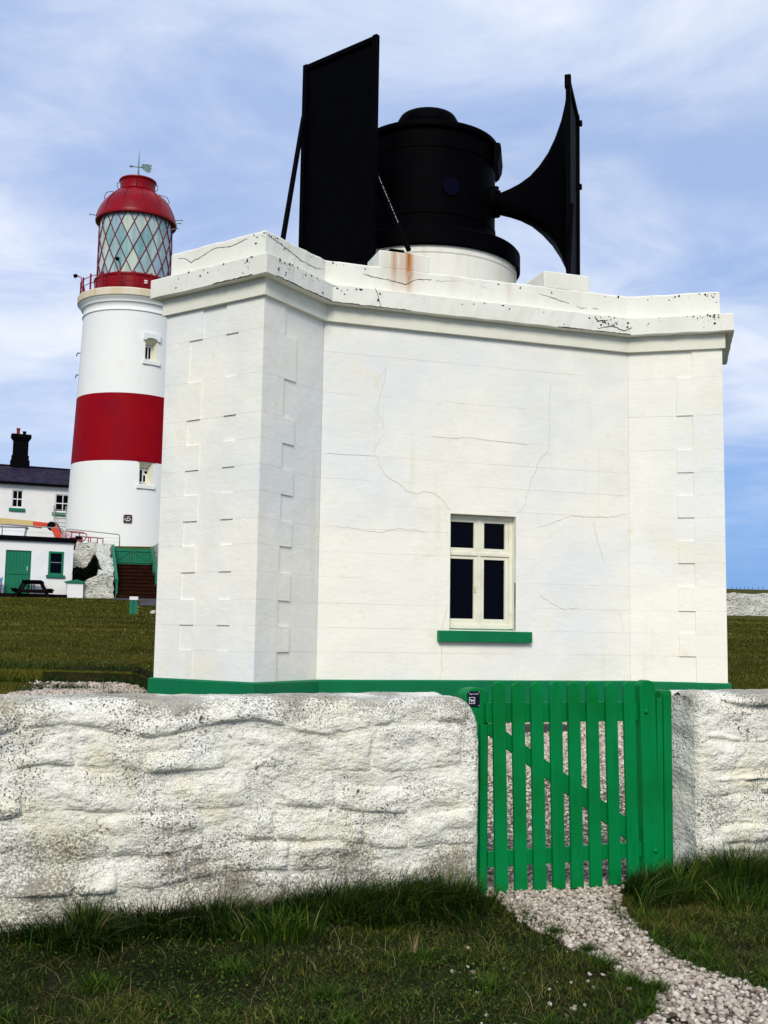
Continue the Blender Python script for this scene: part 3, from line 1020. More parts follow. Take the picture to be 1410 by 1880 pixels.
# ------------------------------------------------------------------ whitewashed front wall and its stones
def rubble_wall(name, label, o, az, L, zt, thick, side, seed, endface=True, coarse_from=3.2):
    """side=+1: local s grows along az from the gate end. built as rounded body + individual stones"""
    F = Frame(o, az)
    zfoot = -.12
    r = .075
    flip = side

    def capz(s):
        # rounded shoulder at the gate end
        if side < 0:
            rr_ = .20
            t = np.clip((rr_ * .62 - s) / (rr_ * .62), 0, 1)
            return zt - .27 * (1 - np.sqrt(np.clip(1 - t ** 2.2, 0, 1)))
        t = np.clip((.06 - s) / .06, 0, 1)
        return zt - .035 * (1 - np.sqrt(np.clip(1 - t ** 2, 0, 1)))

    nose = .05

    def surf(s, t, h):
        """s from the end, t arc along the front (0 at foot) over the top; h displacement outwards"""
        s, t, h = np.broadcast_arrays(s, t, h)
        top = capz(s)
        A = top - r - zfoot
        arc = math.pi * r / 2
        y = np.zeros(s.shape)
        z = np.zeros(s.shape)
        nb = np.zeros(s.shape)
        nz = np.zeros(s.shape)
        m1 = t <= A
        z = np.where(m1, zfoot + t, z)
        nb = np.where(m1, -1.0, nb)
        m2 = (t > A) & (t <= A + arc)
        ph = (t - A) / r
        y = np.where(m2, r - r * np.cos(ph), y)
        z = np.where(m2, top - r + r * np.sin(ph), z)
        nb = np.where(m2, -np.cos(ph), nb)
        nz = np.where(m2, np.sin(ph), nz)
        m3 = (t > A + arc) & (t <= A + arc + thick - 2 * r)
        y = np.where(m3, r + (t - A - arc), y)
        z = np.where(m3, top, z)
        nz = np.where(m3, 1.0, nz)
        B = A + arc + thick - 2 * r
        m4 = (t > B) & (t <= B + arc)
        ph = (t - B) / r
        y = np.where(m4, thick - r + r * np.sin(ph), y)
        z = np.where(m4, top - r + r * np.cos(ph), z)
        nb = np.where(m4, np.sin(ph), nb)
        nz = np.where(m4, np.cos(ph), nz)
        m5 = t > B + arc
        y = np.where(m5, thick, y)
        z = np.where(m5, top - r - (t - B - arc), z)
        nb = np.where(m5, 1.0, nb)
        # round the vertical arris at the gate end
        e = np.clip((nose - s) / nose, 0, 1)
        rd = nose * (1 - np.sqrt(1 - np.clip(e, 0, 1) ** 2))
        y = y + rd * np.where(y < thick / 2, 1, -1)
        y = y + nb * h
        z = z + nz * h
        a = side * s
        s_, c_ = math.sin(R(az)), math.cos(R(az))
        x_ = o[0] + a * s_ - y * c_
        y_ = o[1] + a * c_ + y * s_
        return np.stack([x_, y_, z], -1)

    def rough(s, t):
        base = .018 * fbm(s * 2.2, t * 6.5, 0, seed) + .010 * fbm(s * 7, t * 16, 0, seed + 3)
        led = np.abs(vn(s * 2.6, t * 9 + .6 * vn(s * 3, t * 2, 0, seed + 8), 0, seed + 6)) * 2
        return .95 * base + .016 * (np.clip(led, 0, .35) - .2)

    root = thing(name, label, 'wall', (o[0], o[1], 0))
    ttot = (zt - r - zfoot) + math.pi * r + thick - 2 * r + (zt - r - zfoot)
    ds = .02
    sv = np.concatenate([np.arange(0, .1, .008), np.arange(.1, coarse_from, ds), np.arange(coarse_from, L, .08)])
    tv = np.concatenate([np.arange(0, zt + .5, .018), np.arange(zt + .5, ttot, .06), [ttot]])
    a, b = np.meshgrid(sv, tv)
    v = surf(a, b, rough(a, b) - .006).reshape(-1, 3)
    ny_, nx_ = a.shape
    i = np.arange(ny_ * nx_).reshape(ny_, nx_)
    q = np.stack([i[:-1, :-1], i[:-1, 1:], i[1:, 1:], i[1:, :-1]], -1).reshape(-1, 4)
    body = npmesh('render_coat', v, q, 'whitewash', root, smooth=True)
    # end face towards the gate, as a grid over the section
    tz = np.linspace(0, 1, 44)
    bb = np.linspace(0, 1, 18)
    zz2, b2 = np.meshgrid(tz, bb)
    top = float(capz(np.array(0.0)))
    zf = zfoot + (top - .002 - zfoot) * zz2
    tl = zf - zfoot
    edge = np.minimum(b2, 1 - b2) * 2
    yb = nose + (thick - 2 * nose) * b2
    # section narrows at the rounded top
    over = np.clip((zf - (top - r)) / r, 0, 1)
    ins = r * (1 - np.sqrt(1 - np.clip(over, 0, .995) ** 2))
    yb = (nose + ins) + (thick - 2 * nose - 2 * ins) * b2
    hh = rough(zf * 0 + 5 + b2 * thick, tl) * np.clip(edge * 5, 0, 1)
    s_, c_ = math.sin(R(az)), math.cos(R(az))
    aa = -side * hh + side * .003
    x_ = o[0] + aa * s_ - yb * c_
    y_ = o[1] + aa * c_ + yb * s_
    v = np.stack([x_, y_, zf], -1).reshape(-1, 3)
    ny_, nx_ = zf.shape
    i = np.arange(ny_ * nx_).reshape(ny_, nx_)
    q = np.stack([i[:-1, :-1], i[:-1, 1:], i[1:, 1:], i[1:, :-1]], -1).reshape(-1, 4)
    npmesh('end_render', v, q, 'whitewash', root, smooth=True)
    # stones
    rs = random.Random(seed)
    z = .02
    hs = []
    while z < zt - .2:
        h = rs.choice((.065, .09, .12, .15, .20)) * rs.uniform(.9, 1.1)
        hs.append((z, h))
        z += h
    hs.append((z, zt - .045 - z if zt - .045 - z > .06 else .08))
    for ri, (z0, h) in enumerate(hs):
        s0 = .05 + (rs.uniform(0, .1))
        while s0 < L - .3:
            w = rs.uniform(.16, .52) if ri < len(hs) - 1 else rs.uniform(.35, .75)
            hh_ = h
            z_off = 0
            if rs.random() < .12 and ri < len(hs) - 1:
                hh_ = h * rs.uniform(.55, .9)
            fine = s0 < coarse_from
            st_ = .016 if fine else .06
            nu, nw = max(4, int(w / st_)), max(3, int(hh_ / st_))
            uu, ww = np.meshgrid(np.linspace(0, 1, nu + 1), np.linspace(0, 1, nw + 1))
            gs = s0 + uu * w
            gt = (z0 - zfoot) + ww * hh_
            ws = gs + .10 * vn(gs * 3.1, gt * 4.3, 0, seed + 40) + .02 * vn(gs * 11, gt * 11, 0, seed + 41)
            wt = gt + .10 * vn(gs * 2.3, gt * 2.7, 0, seed + 42) + .02 * vn(gs * 9, gt * 10, 0, seed + 43)
            ws = np.maximum(ws, .004)
            ex = 1 - np.abs(2 * uu - 1) ** (5 + 10 * w)
            ey = 1 - np.abs(2 * ww - 1) ** 3.2
            amp = rs.choice((rs.uniform(.008, .020), rs.uniform(.018, .034)))
            til = rs.uniform(-.03, .012)
            tl2 = rs.uniform(-.012, .012)
            dome = np.clip(ex, 0, 1) ** .42 * np.clip(ey, 0, 1) ** .42
            hgt = rough(ws, wt) - .015 + amp * dome + (til * (ww - .5) + tl2 * (uu - .5)) * dome + (.030 * fbm(ws * 5 + ri * 3, wt * 10, s0, seed + 50) + .010 * fbm(ws * 15, wt * 28, 0, seed + 51)) * dome
            v = surf(ws, wt, hgt).reshape(-1, 3)
            ny_, nx_ = uu.shape
            i = np.arange(ny_ * nx_).reshape(ny_, nx_)
            q = np.stack([i[:-1, :-1], i[:-1, 1:], i[1:, 1:], i[1:, :-1]], -1).reshape(-1, 4)
            npmesh('stone', v, q, 'whitewash', root, smooth=True)
            s0 += w
    return root


rubble_wall('garden_wall', 'long whitewashed rubble wall left of the green gate, its end rounded, grass at its foot', (.545, 6.116), 70.0, 6.2, 1.082, .45, -1, 11, coarse_from=2.9)
rubble_wall('garden_wall', 'short length of whitewashed rubble wall right of the green gate with a square end', (1.885, 6.69), 70.0, 5.0, 1.10, .45, 1, 23, coarse_from=1.6)

# ------------------------------------------------------------------ gate
FG = Frame((.677, 6.293), 68.9)
gate = thing('picket_gate', 'bright green wooden picket gate standing closed between two whitewashed walls', 'gate', (1.1, 6.46, 0))
LEAN = .024 / 1.11


def lean(F):
    return lambda a, b, z: F(a + (0.55 - z) * LEAN, b, z)


GL = lean(FG)
tops = [-.027, .0945, .213, .335, .454, .5735, .70, .8205]
bots = [0, .118, .236, .355, .472, .595, .7215, .8465]
for i in range(8):
    ca = (tops[i] + bots[i]) / 2
    hw = .0385
    zb_, zt_ = .008 + rb.uniform(-.003, .006), 1.128 + rb.uniform(-.003, .003)
    prof = [(ca - hw, zb_), (ca + hw, zb_)] + [(ca + hw * math.cos(t * math.pi / 8), zt_ + .026 * math.sin(t * math.pi / 8)) for t in range(9)]
    MB().slab(GL, prof, -.011, .011).build('picket', 'gategreen', gate, bevel=.003)
MB().fbox(GL, -.085, .91, .012, .040, .928, 1.040).build('rail', 'gategreen', gate, bevel=.003)
MB().fbox(GL, -.085, .91, .012, .040, .150, .235).build('rail', 'gategreen', gate, bevel=.003)
MB().slab(GL, [(-.075, .865), (-.075, .925), (-.03, .925), (.885, .33), (.885, .24), (.83, .24)], .013, .038).build('brace', 'gategreen', gate, bevel=.003)
ca = .9525
prof = [(ca - .053, .02), (ca + .053, .02)] + [(ca + .053 * math.cos(t * math.pi / 10), 1.128 + .038 * math.sin(t * math.pi / 10)) for t in range(11)]
MB().slab(GL, prof, -.02, .045).build('stile', 'gategreen', gate, bevel=.005)
for (a, z) in ((.935, .985), (.975, .19)):
    pb = GL(a, -.02, z)
    pc = GL(a, -.034, z)
    MB().tube([pb, GL(a, -.028, z), pc], [.014, .013, .006], 12).build('bolt', 'gategreen', gate)
# nail heads
for i in range(8):
    for z in (.985, .19):
        a = (tops[i] + bots[i]) / 2 + rb.uniform(-.012, .012)
        MB().tube([GL(a, -.010, z), GL(a, -.0135, z)], .0035, 6).build('nail', 'gategreen', gate)

post = thing('gate_post', 'green post at the right of the gate against the square wall end', 'post', FG(1.06, .03, 0))
MB().fbox(FG, 1.045, 1.125, .0, .11, -.1, 1.105).build('post', 'gategreen', post, bevel=.012)
MB().fbox(FG, 1.008, 1.046, -.015, .055, -.05, 1.06).build('stop_strip', 'gategreen', post, bevel=.004)
MB().fbox(FG, 1.055, 1.088, -.014, .001, -.05, 1.085).build('cover_strip', 'gategreen', post, bevel=.004)
post2 = thing('gate_post', 'green round topped post with a small navy dog sign at the left of the gate', 'post', FG(-.12, .09, 0))
prof = [(-.212, -.1), (-.065, -.1)] + [(-.1385 + .0735 * math.cos(t * math.pi / 12), 1.075 + .046 * math.sin(t * math.pi / 12)) for t in range(13)]
MB().slab(FG, prof, .042, .15).build('post', 'gategreen', post2, bevel=.006)
MB().slab(FG, [(-.125, -.1), (-.082, -.1), (-.082, .92), (-.125, .92)], .018, .0415).build('hanging_strip', 'gategreen', post2, bevel=.003)
sign = thing('dog_sign', 'small navy plate with white dog symbol on the left gate post', 'sign', FG(-.16, .035, 1.06))
sg = MB().fbox(FG, -.198, -.124, .034, .0415, 1.018, 1.102).build('plate', 'signnavy', sign, bevel=.001)


def text(body, F, a, b, z, size, parent, m, name='lettering', align='LEFT'):
    c = bpy.data.curves.new(name, 'FONT')
    c.body = body
    c.size = size
    c.align_x = align
    c.extrude = .0004
    o = bpy.data.objects.new('tmp', c)
    COL.objects.link(o)
    me = bpy.data.meshes.new_from_object(o)
    bpy.data.objects.remove(o)
    me.name = name
    me.materials.clear()
    me.materials.append(M[m])
    o = bpy.data.objects.new(name, me)
    COL.objects.link(o)
    o.parent = parent
    o.location = Vector(F(a, b, z)) - Vector(world_of(parent))
    o.rotation_euler = (R(90), 0, F.rotz)
    return o


text('Dogs on leads', FG, -.189, .0325, 1.084, .0098, sg, 'print')
dm = MB()
a0, z0, s_ = -.190, 1.033, .036
for (x0, x1, y0, y1) in ((0, 1, 0, .07), (0, 1, .93, 1), (0, .07, .07, .93), (.93, 1, .07, .93)):
    dm.fbox(FG, a0 + x0 * s_, a0 + x1 * s_, .0325, .0345, z0 + y0 * s_, z0 + y1 * s_)
dog = [(.14, .62), (.22, .74), (.30, .72), (.36, .60), (.68, .58), (.82, .68), (.84, .62), (.76, .50), (.78, .22), (.70, .22), (.68, .40), (.50, .42), (.46, .22), (.38, .22), (.36, .44), (.28, .56), (.16, .56)]
dm.slab(FG, [(a0 + x * s_, z0 + y * s_) for x, y in dog], .0325, .0345)
dm.build('dog_symbol', 'print', sg)
for (x, z) in ((-.193, 1.097), (-.129, 1.097), (-.129, 1.023), (-.193, 1.023)):
    MB().tube([FG(x, .0345, z), FG(x, .0325, z)], .0022, 8).build('screw', 'print', sign)

tag(MB().fbox(Frame((1.62, 13.0), 72), 0, .62, 0, .24, .28, .40).build('stone_slab', M['asphalt'], bevel=.01),
    'dark grey slab lying on the gravel behind the gate', 'slab')


# ------------------------------------------------------------------ gravel
def ico(sub):
    b = bmesh.new()
    bmesh.ops.create_icosphere(b, subdivisions=sub, radius=1)
    v = np.array([x.co[:] for x in b.verts])
    f = np.array([[x.index for x in q.verts] for q in b.faces])
    b.free()
    return v, f


def gravel(name, pts, rad, sub, label_kind='stuff', zoff=.4):
    v0, f0 = ico(sub)
    n = len(pts)
    k = len(v0)
    sc = rad[:, None, None] * (.65 + .6 * RNG.random((n, 1, 3)))
    sc[:, :, 2] *= .72
    bumpy = 1 + .55 * (RNG.random((n, k, 1)) - .5)
    v = v0[None] * bumpy * sc
    th = RNG.random(n) * 6.283
    tx = (RNG.random(n) - .5) * 1.1
    c, s = np.cos(th), np.sin(th)
    x, y, z = v[..., 0], v[..., 1], v[..., 2]
    cx_, sx_ = np.cos(tx)[:, None], np.sin(tx)[:, None]
    y, z = y * cx_ - z * sx_, y * sx_ + z * cx_
    x, y = x * c[:, None] - y * s[:, None], x * s[:, None] + y * c[:, None]
    v = np.stack([x, y, z], -1) + pts[:, None, :]
    v[..., 2] += (rad * zoff)[:, None]
    f = f0[None] + (np.arange(n) * k)[:, None, None]
    tint = np.repeat(RNG.random(n), k)
    return npmesh(name, v.reshape(-1, 3), f.reshape(-1, 3), 'stone', tint=tint, kind=label_kind)


def scatter(n, xr, yr, poly=None, jag=0):
    x = RNG.uniform(xr[0], xr[1], n)
    y = RNG.uniform(yr[0], yr[1], n)
    if poly is not None:
        k = inpoly(x + jag * fbm(x * 3, y * 3, 0, 3), y + jag * fbm(x * 3, y * 3, 0, 4), poly)
        x, y = x[k], y[k]
    return x, y


x, y = scatter(27000, (.3, 2.2), (3.2, 7.2), PATH, .10)
p = np.stack([x, y, ground(x, y) + RNG.random(len(x)) * .012], -1)
gravel('path_gravel', p, .006 + .013 * RNG.beta(1.6, 2.2, len(x)), 1)
x, y = scatter(9000, (.1, 2.6), (6.6, 10.5), YARD)
p1 = np.stack([x, y, ground(x, y) + RNG.random(len(x)) * .012], -1)
gravel('yard_gravel', p1, RNG.uniform(.009, .017, len(x)), 1)
x, y = scatter(30000, (-5.6, 7.5), (6.8, 15.6), YARD, .25)
k = ~inpoly(x, y, offset(POLY, .05)) & ~((x > .3) & (x < 2.4) & (y < 10.3))
x, y = x[k], y[k]
x2, y2 = scatter(11000, (.6, 3.6), (10.3, 15), YARD)
k = ~inpoly(x2, y2, offset(POLY, .05))
x, y = np.concatenate([x, x2[k]]), np.concatenate([y, y2[k]])
x2, y2 = scatter(5000, (-4.4, -2.5), (13.2, 15.2), YARD, .25)
k = ~inpoly(x2, y2, offset(POLY, .05))
x, y = np.concatenate([x, x2[k]]), np.concatenate([y, y2[k]])
p = np.stack([x, y, ground(x, y) + RNG.random(len(x)) * .01], -1)
gravel('far_yard_gravel', p, RNG.uniform(.012, .024, len(x)), 1 if False else 1)
# loose stones kicked into the turf
x, y = scatter(34, (.3, 1.15), (4.1, 5.7))
k = ~inpoly(x, y, PATH)
x, y = x[k], y[k]
x2, y2 = scatter(12, (1.35, 2.2), (4.2, 6.0))
k = ~inpoly(x2, y2, PATH)
x, y = np.concatenate([x, x2[k]]), np.concatenate([y, y2[k]])
gravel('stray_stones', np.stack([x, y, ground(x, y) + .008], -1), RNG.uniform(.006, .014, len(x)), 1)


# ------------------------------------------------------------------ grass
def blades(name, x, y, z, h, w, lean_, ang, mtl, tint, seg=3, kind='stuff', droop=.5):
    n = len(x)
    t = np.linspace(0, 1, seg + 1)
    face = ang + RNG.normal(0, .6, n) + math.pi / 2
    dx, dy = np.cos(ang), np.sin(ang)
    vs = []
    for i, tt in enumerate(t):
        hz = h * (tt - droop * .5 * lean_ * tt ** 2.6)
        off = h * lean_ * tt ** 1.9
        cx_, cy_, cz_ = x + dx * off, y + dy * off, z + hz
        ww = w * (1 - tt ** 1.6) * .5 if i < seg else 0 * w
        if i < seg:
            vs += [np.stack([cx_ - np.cos(face) * ww, cy_ - np.sin(face) * ww, cz_], -1),
                   np.stack([cx_ + np.cos(face) * ww, cy_ + np.sin(face) * ww, cz_], -1)]
        else:
            vs.append(np.stack([cx_, cy_, cz_], -1))
    k = len(vs)
    v = np.stack(vs, 1).reshape(-1, 3)
    tri = []
    for i in range(seg - 1):
        a = 2 * i
        tri += [(a, a + 1, a + 3), (a, a + 3, a + 2)]
    a = 2 * (seg - 1)
    tri.append((a, a + 1, a + 2))
    f = (np.array(tri)[None] + (np.arange(n) * k)[:, None, None]).reshape(-1, 3)
    return npmesh(name, v, f, mtl, tint=np.repeat(tint, k), kind=kind)


def wall_front(x):
    return 6.1 + (x - .5) * math.cos(R(70)) / math.sin(R(70))


def on_path(x, y, pad=0.0):
    j = .10
    return inpoly(x + j * fbm(x * 3, y * 3, 0, 3) , y + j * fbm(x * 3, y * 3, 0, 4), PATH)


# rank grass along the foot of the walls
n = 70000
x = RNG.uniform(-3.6, 3.9, n)
d = np.abs(RNG.normal(0, .34, n)) + .0
wf_ = np.where(x < 1.45, wall_front(x), wall_front(x) + .19)
y = wf_ - .03 - d
gap = (x > .52) & (x < 1.36)
clump = fbm(x * 2.4, y * 2.4, 0, 31)
edge = .17 + .36 * sm(x, -2.2, -.3) * (1 - .0 * x)
edge = np.where(x > 1.3, .42, edge)
keep = (d < edge + .5 * clump) & ~gap & ~on_path(x, y)
x, y, d, clump = x[keep], y[keep], d[keep], clump[keep]
big = fbm(x * 1.1, x * 0 + 3, 0, 77)
fine_ = fbm(x * 6, y * 6, 0, 35)
h = (.045 + .11 * RNG.random(len(x)) ** 1.5 + .14 * np.clip(clump, 0, 1) + .09 * fine_) * (1 - .45 * sm(d, .25, .8)) * (.72 + .45 * sm(x, -2.0, -.9))
h = np.clip(h, .03, .3)
ln = RNG.uniform(.2, 1.7, len(x))
ang = -math.pi / 2 + RNG.normal(0, .9, len(x)) + 3.2 * clump + 2.2 * fine_
tint = np.clip(RNG.beta(1.1, 2.6, len(x)) * 1.05 + .34 * vn(x * 3, y * 3, 0, 12) - .02, 0, .9)
dead = RNG.random(len(x)) < .03
tint[dead] = RNG.uniform(.9, 1, dead.sum())
blades('wall_foot_grass', x, y, ground(x, y), h, RNG.uniform(.0025, .0058, len(x)), ln, ang, 'grass', tint, 4)

# tussocks that stand up against the wall (one each side of the gate, one far left)
tx_, ty_, th_, ta_, tw_ = [], [], [], [], []
for (cx_, cy_, rr_, hh_, nn) in ((-1.35, 5.32, .07, .24, 160), (2.02, 6.50, .12, .34, 420), (2.3, 6.55, .16, .30, 500), (2.55, 6.62, .2, .28, 500), (.36, 5.92, .12, .24, 420), (.1, 5.83, .14, .2, 380), (-.25, 5.72, .16, .20, 380),
                                 (-.75, 5.55, .14, .19, 320), (1.5, 6.42, .07, .18, 200), (1.72, 6.42, .1, .22, 300), (-1.95, 5.02, .12, .17, 220), (.58, 5.98, .06, .15, 120), (1.9, 6.05, .15, .17, 260), (-.45, 5.3, .2, .16, 280)):
    a = RNG.random(nn) * 6.283
    q = np.sqrt(RNG.random(nn)) * rr_
    tx_.append(cx_ + q * np.cos(a))
    ty_.append(cy_ + q * np.sin(a) * .7)
    th_.append(hh_ * RNG.uniform(.5, 1.1, nn))
    ta_.append(a + RNG.normal(0, .5, nn))
    tw_.append(RNG.uniform(.003, .0058, nn))
x, y = np.concatenate(tx_), np.concatenate(ty_)
blades('tussock_grass', x, y, ground(x, y), np.concatenate(th_), np.concatenate(tw_), RNG.uniform(.2, 1.0, len(x)), np.concatenate(ta_), 'grass',
       np.clip(RNG.beta(2.4, 2.2, len(x)) * .9 + (RNG.random(len(x)) < .03) * .9, 0, 1), 5)

# short trodden turf over the verge
n = 260000
x = RNG.uniform(-3.2, 3.4, n)
y = RNG.uniform(3.6, 6.9, n)
wf_ = np.where(x < 1.45, wall_front(x), wall_front(x) + .19)
patch = fbm(x * 1.4, y * 1.9, 0, 52)
bare = fbm(x * 4.2, y * 5.2, 0, 53)
vis = np.abs(x) < y * .37
keep = (y < wf_ - .03) & vis & (bare < .30 + .5 * RNG.random(n) * (bare < .42)) & ~(on_path(x, y) & (RNG.random(n) < .997))
x, y, patch = x[keep], y[keep], patch[keep]
h = (.014 + .030 * RNG.random(len(x)) + .040 * np.clip(patch, 0, 1)) * (1 + .9 * np.clip(fbm(x * 7, y * 7, 0, 58), -.6, 1))
ang = RNG.random(len(x)) * 6.283
tint = np.clip(RNG.beta(1.1, 1.9, len(x)) * .98 + .40 * patch - .02, 0, .9)
k = RNG.random(len(x)) < .03
tint[k] = RNG.uniform(.88, 1, k.sum())
blades('verge_turf', x, y, ground(x, y), h, RNG.uniform(.0018, .0044, len(x)), RNG.uniform(.3, 1.9, len(x)), ang, 'turf', tint, 3)
# knots of longer turf at the path edges and in the foreground
tx_, ty_ = [], []
for (cx_, cy_, rr_, nn) in ((1.10, 4.57, .07, 420), (1.02, 4.66, .06, 300), (.98, 4.95, .07, 300), (1.02, 4.36, .05, 200), (.84, 5.5, .07, 300), (.95, 5.22, .05, 220), (1.42, 5.05, .09, 320), (1.5, 5.35, .12, 380), (1.36, 5.8, .08, 300),
                            (1.62, 4.75, .08, 240), (-1.1, 4.6, .12, 420), (-.2, 4.45, .12, 380), (.45, 4.6, .1, 300), (-.6, 4.8, .12, 340), (.2, 5.0, .12, 300), (-1.35, 4.2, .1, 300), (-.1, 4.12, .08, 240), (.62, 4.15, .07, 200)):
    a = RNG.random(nn) * 6.283
    q = np.abs(RNG.normal(0, .5, nn)) * rr_
    tx_.append(cx_ + q * np.cos(a))
    ty_.append(cy_ + q * np.sin(a))
x, y = np.concatenate(tx_), np.concatenate(ty_)
blades('turf_knots', x, y, ground(x, y), RNG.uniform(.03, .085, len(x)), RNG.uniform(.002, .004, len(x)), RNG.uniform(.4, 1.4, len(x)), RNG.random(len(x)) * 6.283, 'grass',
       np.clip(RNG.beta(2.2, 2, len(x)) * .9, 0, .9), 3)
# broad leaves (clover, plantain) low in the turf, and flat dead thatch
for nm, n, mt_, lo, hi, zl_, zh_, t0_, t1_ in (('clover_leaves', 26000, 'grass', .0035, .008, .006, .040, .15, .74), ('thatch', 16000, 'turf', .004, .013, .002, .014, .0, .97)):
    x = RNG.uniform(-2.4, 2.4, n)
    y = RNG.uniform(3.7, 6.6, n)
    cl_ = fbm(x * 2.6, y * 3.2, 0, 44 if nm[0] == 'c' else 45)
    k = (y < np.where(x < 1.45, wall_front(x), wall_front(x) + .19) - .04) & (cl_ > (.05 if nm[0] == 'c' else -.15)) & (np.abs(x) < y * .37) & ~on_path(x, y)
    x, y = x[k], y[k]
    m_ = len(x)
    c_ = np.stack([x, y, ground(x, y) + RNG.uniform(zl_, zh_, m_)], -1)
    th = RNG.random(m_) * 6.283
    w1 = RNG.uniform(lo, hi, m_)[:, None]
    d1 = np.stack([np.cos(th), np.sin(th), RNG.normal(0, .3, m_)], -1)
    d2 = np.stack([-np.sin(th), np.cos(th), RNG.normal(0, .3, m_)], -1) * (.75 if nm[0] == 'c' else .22)
    v = np.stack([c_ - d1 * w1, c_ - d1 * w1 * .3 + d2 * w1, c_ + d1 * w1 * .6 + d2 * w1 * .8, c_ + d1 * w1, c_ + d1 * w1 * .6 - d2 * w1 * .8, c_ - d1 * w1 * .3 - d2 * w1], 1).reshape(-1, 3)
    npmesh(nm, v, np.arange(6 * m_).reshape(-1, 6), mt_, tint=np.repeat(RNG.uniform(t0_, t1_, m_), 6), kind='stuff')
# blades creeping over the edges of the path
ex_, ey_ = [], []
for (xa, ya), (xb, yb) in list(zip(PATH, PATH[1:] + PATH[:1])):
    L_ = math.dist((xa, ya), (xb, yb))
    if min(ya, yb) < 3.5 or max(ya, yb) > 6.6:
        continue
    m_ = int(L_ * 900)
    t = RNG.random(m_)
    cl_ = fbm((xa + (xb - xa) * t) * 6, (ya + (yb - ya) * t) * 6, 0, 71)
    t = t[cl_ > -.12]
    ex_.append(xa + (xb - xa) * t + RNG.normal(0, .035, len(t)))
    ey_.append(ya + (yb - ya) * t + RNG.normal(0, .035, len(t)))
x, y = np.concatenate(ex_), np.concatenate(ey_)
blades('path_edge_grass', x, y, ground(x, y), RNG.uniform(.02, .075, len(x)), RNG.uniform(.002, .0042, len(x)), RNG.uniform(.3, 1.6, len(x)), RNG.random(len(x)) * 6.283, 'grass', np.clip(RNG.beta(1.8, 2.2, len(x)) * .92, 0, .95), 3)
# straw: dry stalks lying about
n = 600
x = RNG.uniform(-2.2, 2.6, n)
y = RNG.uniform(4.0, 6.4, n)
k = (y < wall_front(x) - .15) & (np.abs(x) < y * .36) & ~on_path(x, y)
x, y = x[k], y[k]
blades('dry_stalks', x, y, ground(x, y) + .015, RNG.uniform(.05, .14, len(x)), RNG.uniform(.0012, .0022, len(x)), RNG.uniform(.6, 2.2, len(x)), RNG.random(len(x)) * 6.283, 'grass', RNG.uniform(.9, 1, len(x)), 3)
nn = 26
a = RNG.random(nn) * 6.283
blades('dead_stem_tuft', .16 + .012 * np.cos(a), 5.02 + .012 * np.sin(a), ground(.16, 5.02) + a * 0 + .03, RNG.uniform(.05, .10, nn), np.full(nn, .003), RNG.uniform(.1, .6, nn), a, 'grass', RNG.uniform(.97, 1, nn), 3)

# lawn behind the wall
n = 150000
u = RNG.random(n)
y = 14.0 * (54 / 14.0) ** (u ** .9)
x = np.where(RNG.random(n) < .68, y * RNG.uniform(-.36, -.19, n), y * RNG.uniform(.30, .36, n))
keep = ~((x > -11) & (x < 20) & (y > 57)) & (y < 49.5) & ~inpoly(x, y, YARD)
keep &= ~inpoly(x, y, [(-12.3, 50.9), (-9.9, 51.3), (-6.5, 46.5), (-7.2, 38.5), (-8.6, 38.5), (-9.6, 46), (-12.1, 49.2)])
x, y = x[keep], y[keep]
sc = y / 14
tint = np.clip(RNG.beta(2, 2.2, len(x)) * .7 + .55 * fbm(x * .35, y * 1.1, 0, 61) + .10, 0, .97)
hl_ = RNG.random(len(x)) < .05 + .10 * np.clip(fbm(x * 1.2, y * 2.2, 0, 66), 0, 1)
tint[hl_] = RNG.uniform(.88, 1, hl_.sum())
blades('lawn_grass', x, y, ground(x, y) - .01, (.022 + .028 * RNG.random(len(x))) * np.sqrt(sc), .008 * sc, RNG.uniform(.3, 1.4, len(x)), RNG.random(len(x)) * 6.283, 'lawnblade', tint, 2)
# longer weeds at the yard edge left of the fog house
n = 1500
x = RNG.uniform(-6.2, -2.9, n)
y = 15.0 + .25 * fbm(x * 1.2, x * 0, 0, 91) + np.abs(RNG.normal(0, .35, n))
blades('yard_edge_weeds', x, y, ground(x, y), RNG.uniform(.04, .15, n), RNG.uniform(.006, .012, n), RNG.uniform(.3, 1.1, n), RNG.random(n) * 6.283, 'grass', np.clip(RNG.beta(2, 3, n) * .8, 0, 1), 3)
n = 900
x = np.concatenate([RNG.normal(-3.0, .14, n // 2), RNG.normal(-4.0, .25, n // 2)])
y = np.concatenate([RNG.normal(13.55, .1, n // 2), RNG.normal(14.2, .2, n // 2)])
k = ~inpoly(x, y, offset(POLY, .06))
x, y = x[k], y[k]
blades('yard_weed_tuft', x, y, ground(x, y), RNG.uniform(.05, .13, len(x)), RNG.uniform(.006, .012, len(x)), RNG.uniform(.3, 1.1, len(x)), RNG.random(len(x)) * 6.283, 'grass', np.clip(RNG.beta(2, 3, len(x)) * .8, 0, 1), 3)
# weeds along the plinth seen through the gate
n = 2600
x_ = RNG.uniform(-.6, 4.2, n)
pts = np.array([FC(a, -.1 - abs(RNG.normal(0, .07)), 0) for a in x_])
blades('plinth_weeds', pts[:, 0], pts[:, 1], ground(pts[:, 0], pts[:, 1]), RNG.uniform(.03, .09, n), RNG.uniform(.006, .012, n), RNG.uniform(.3, 1.1, n), RNG.random(n) * 6.283, 'grass', np.clip(RNG.beta(2, 3, n) + .1, 0, .95), 2)

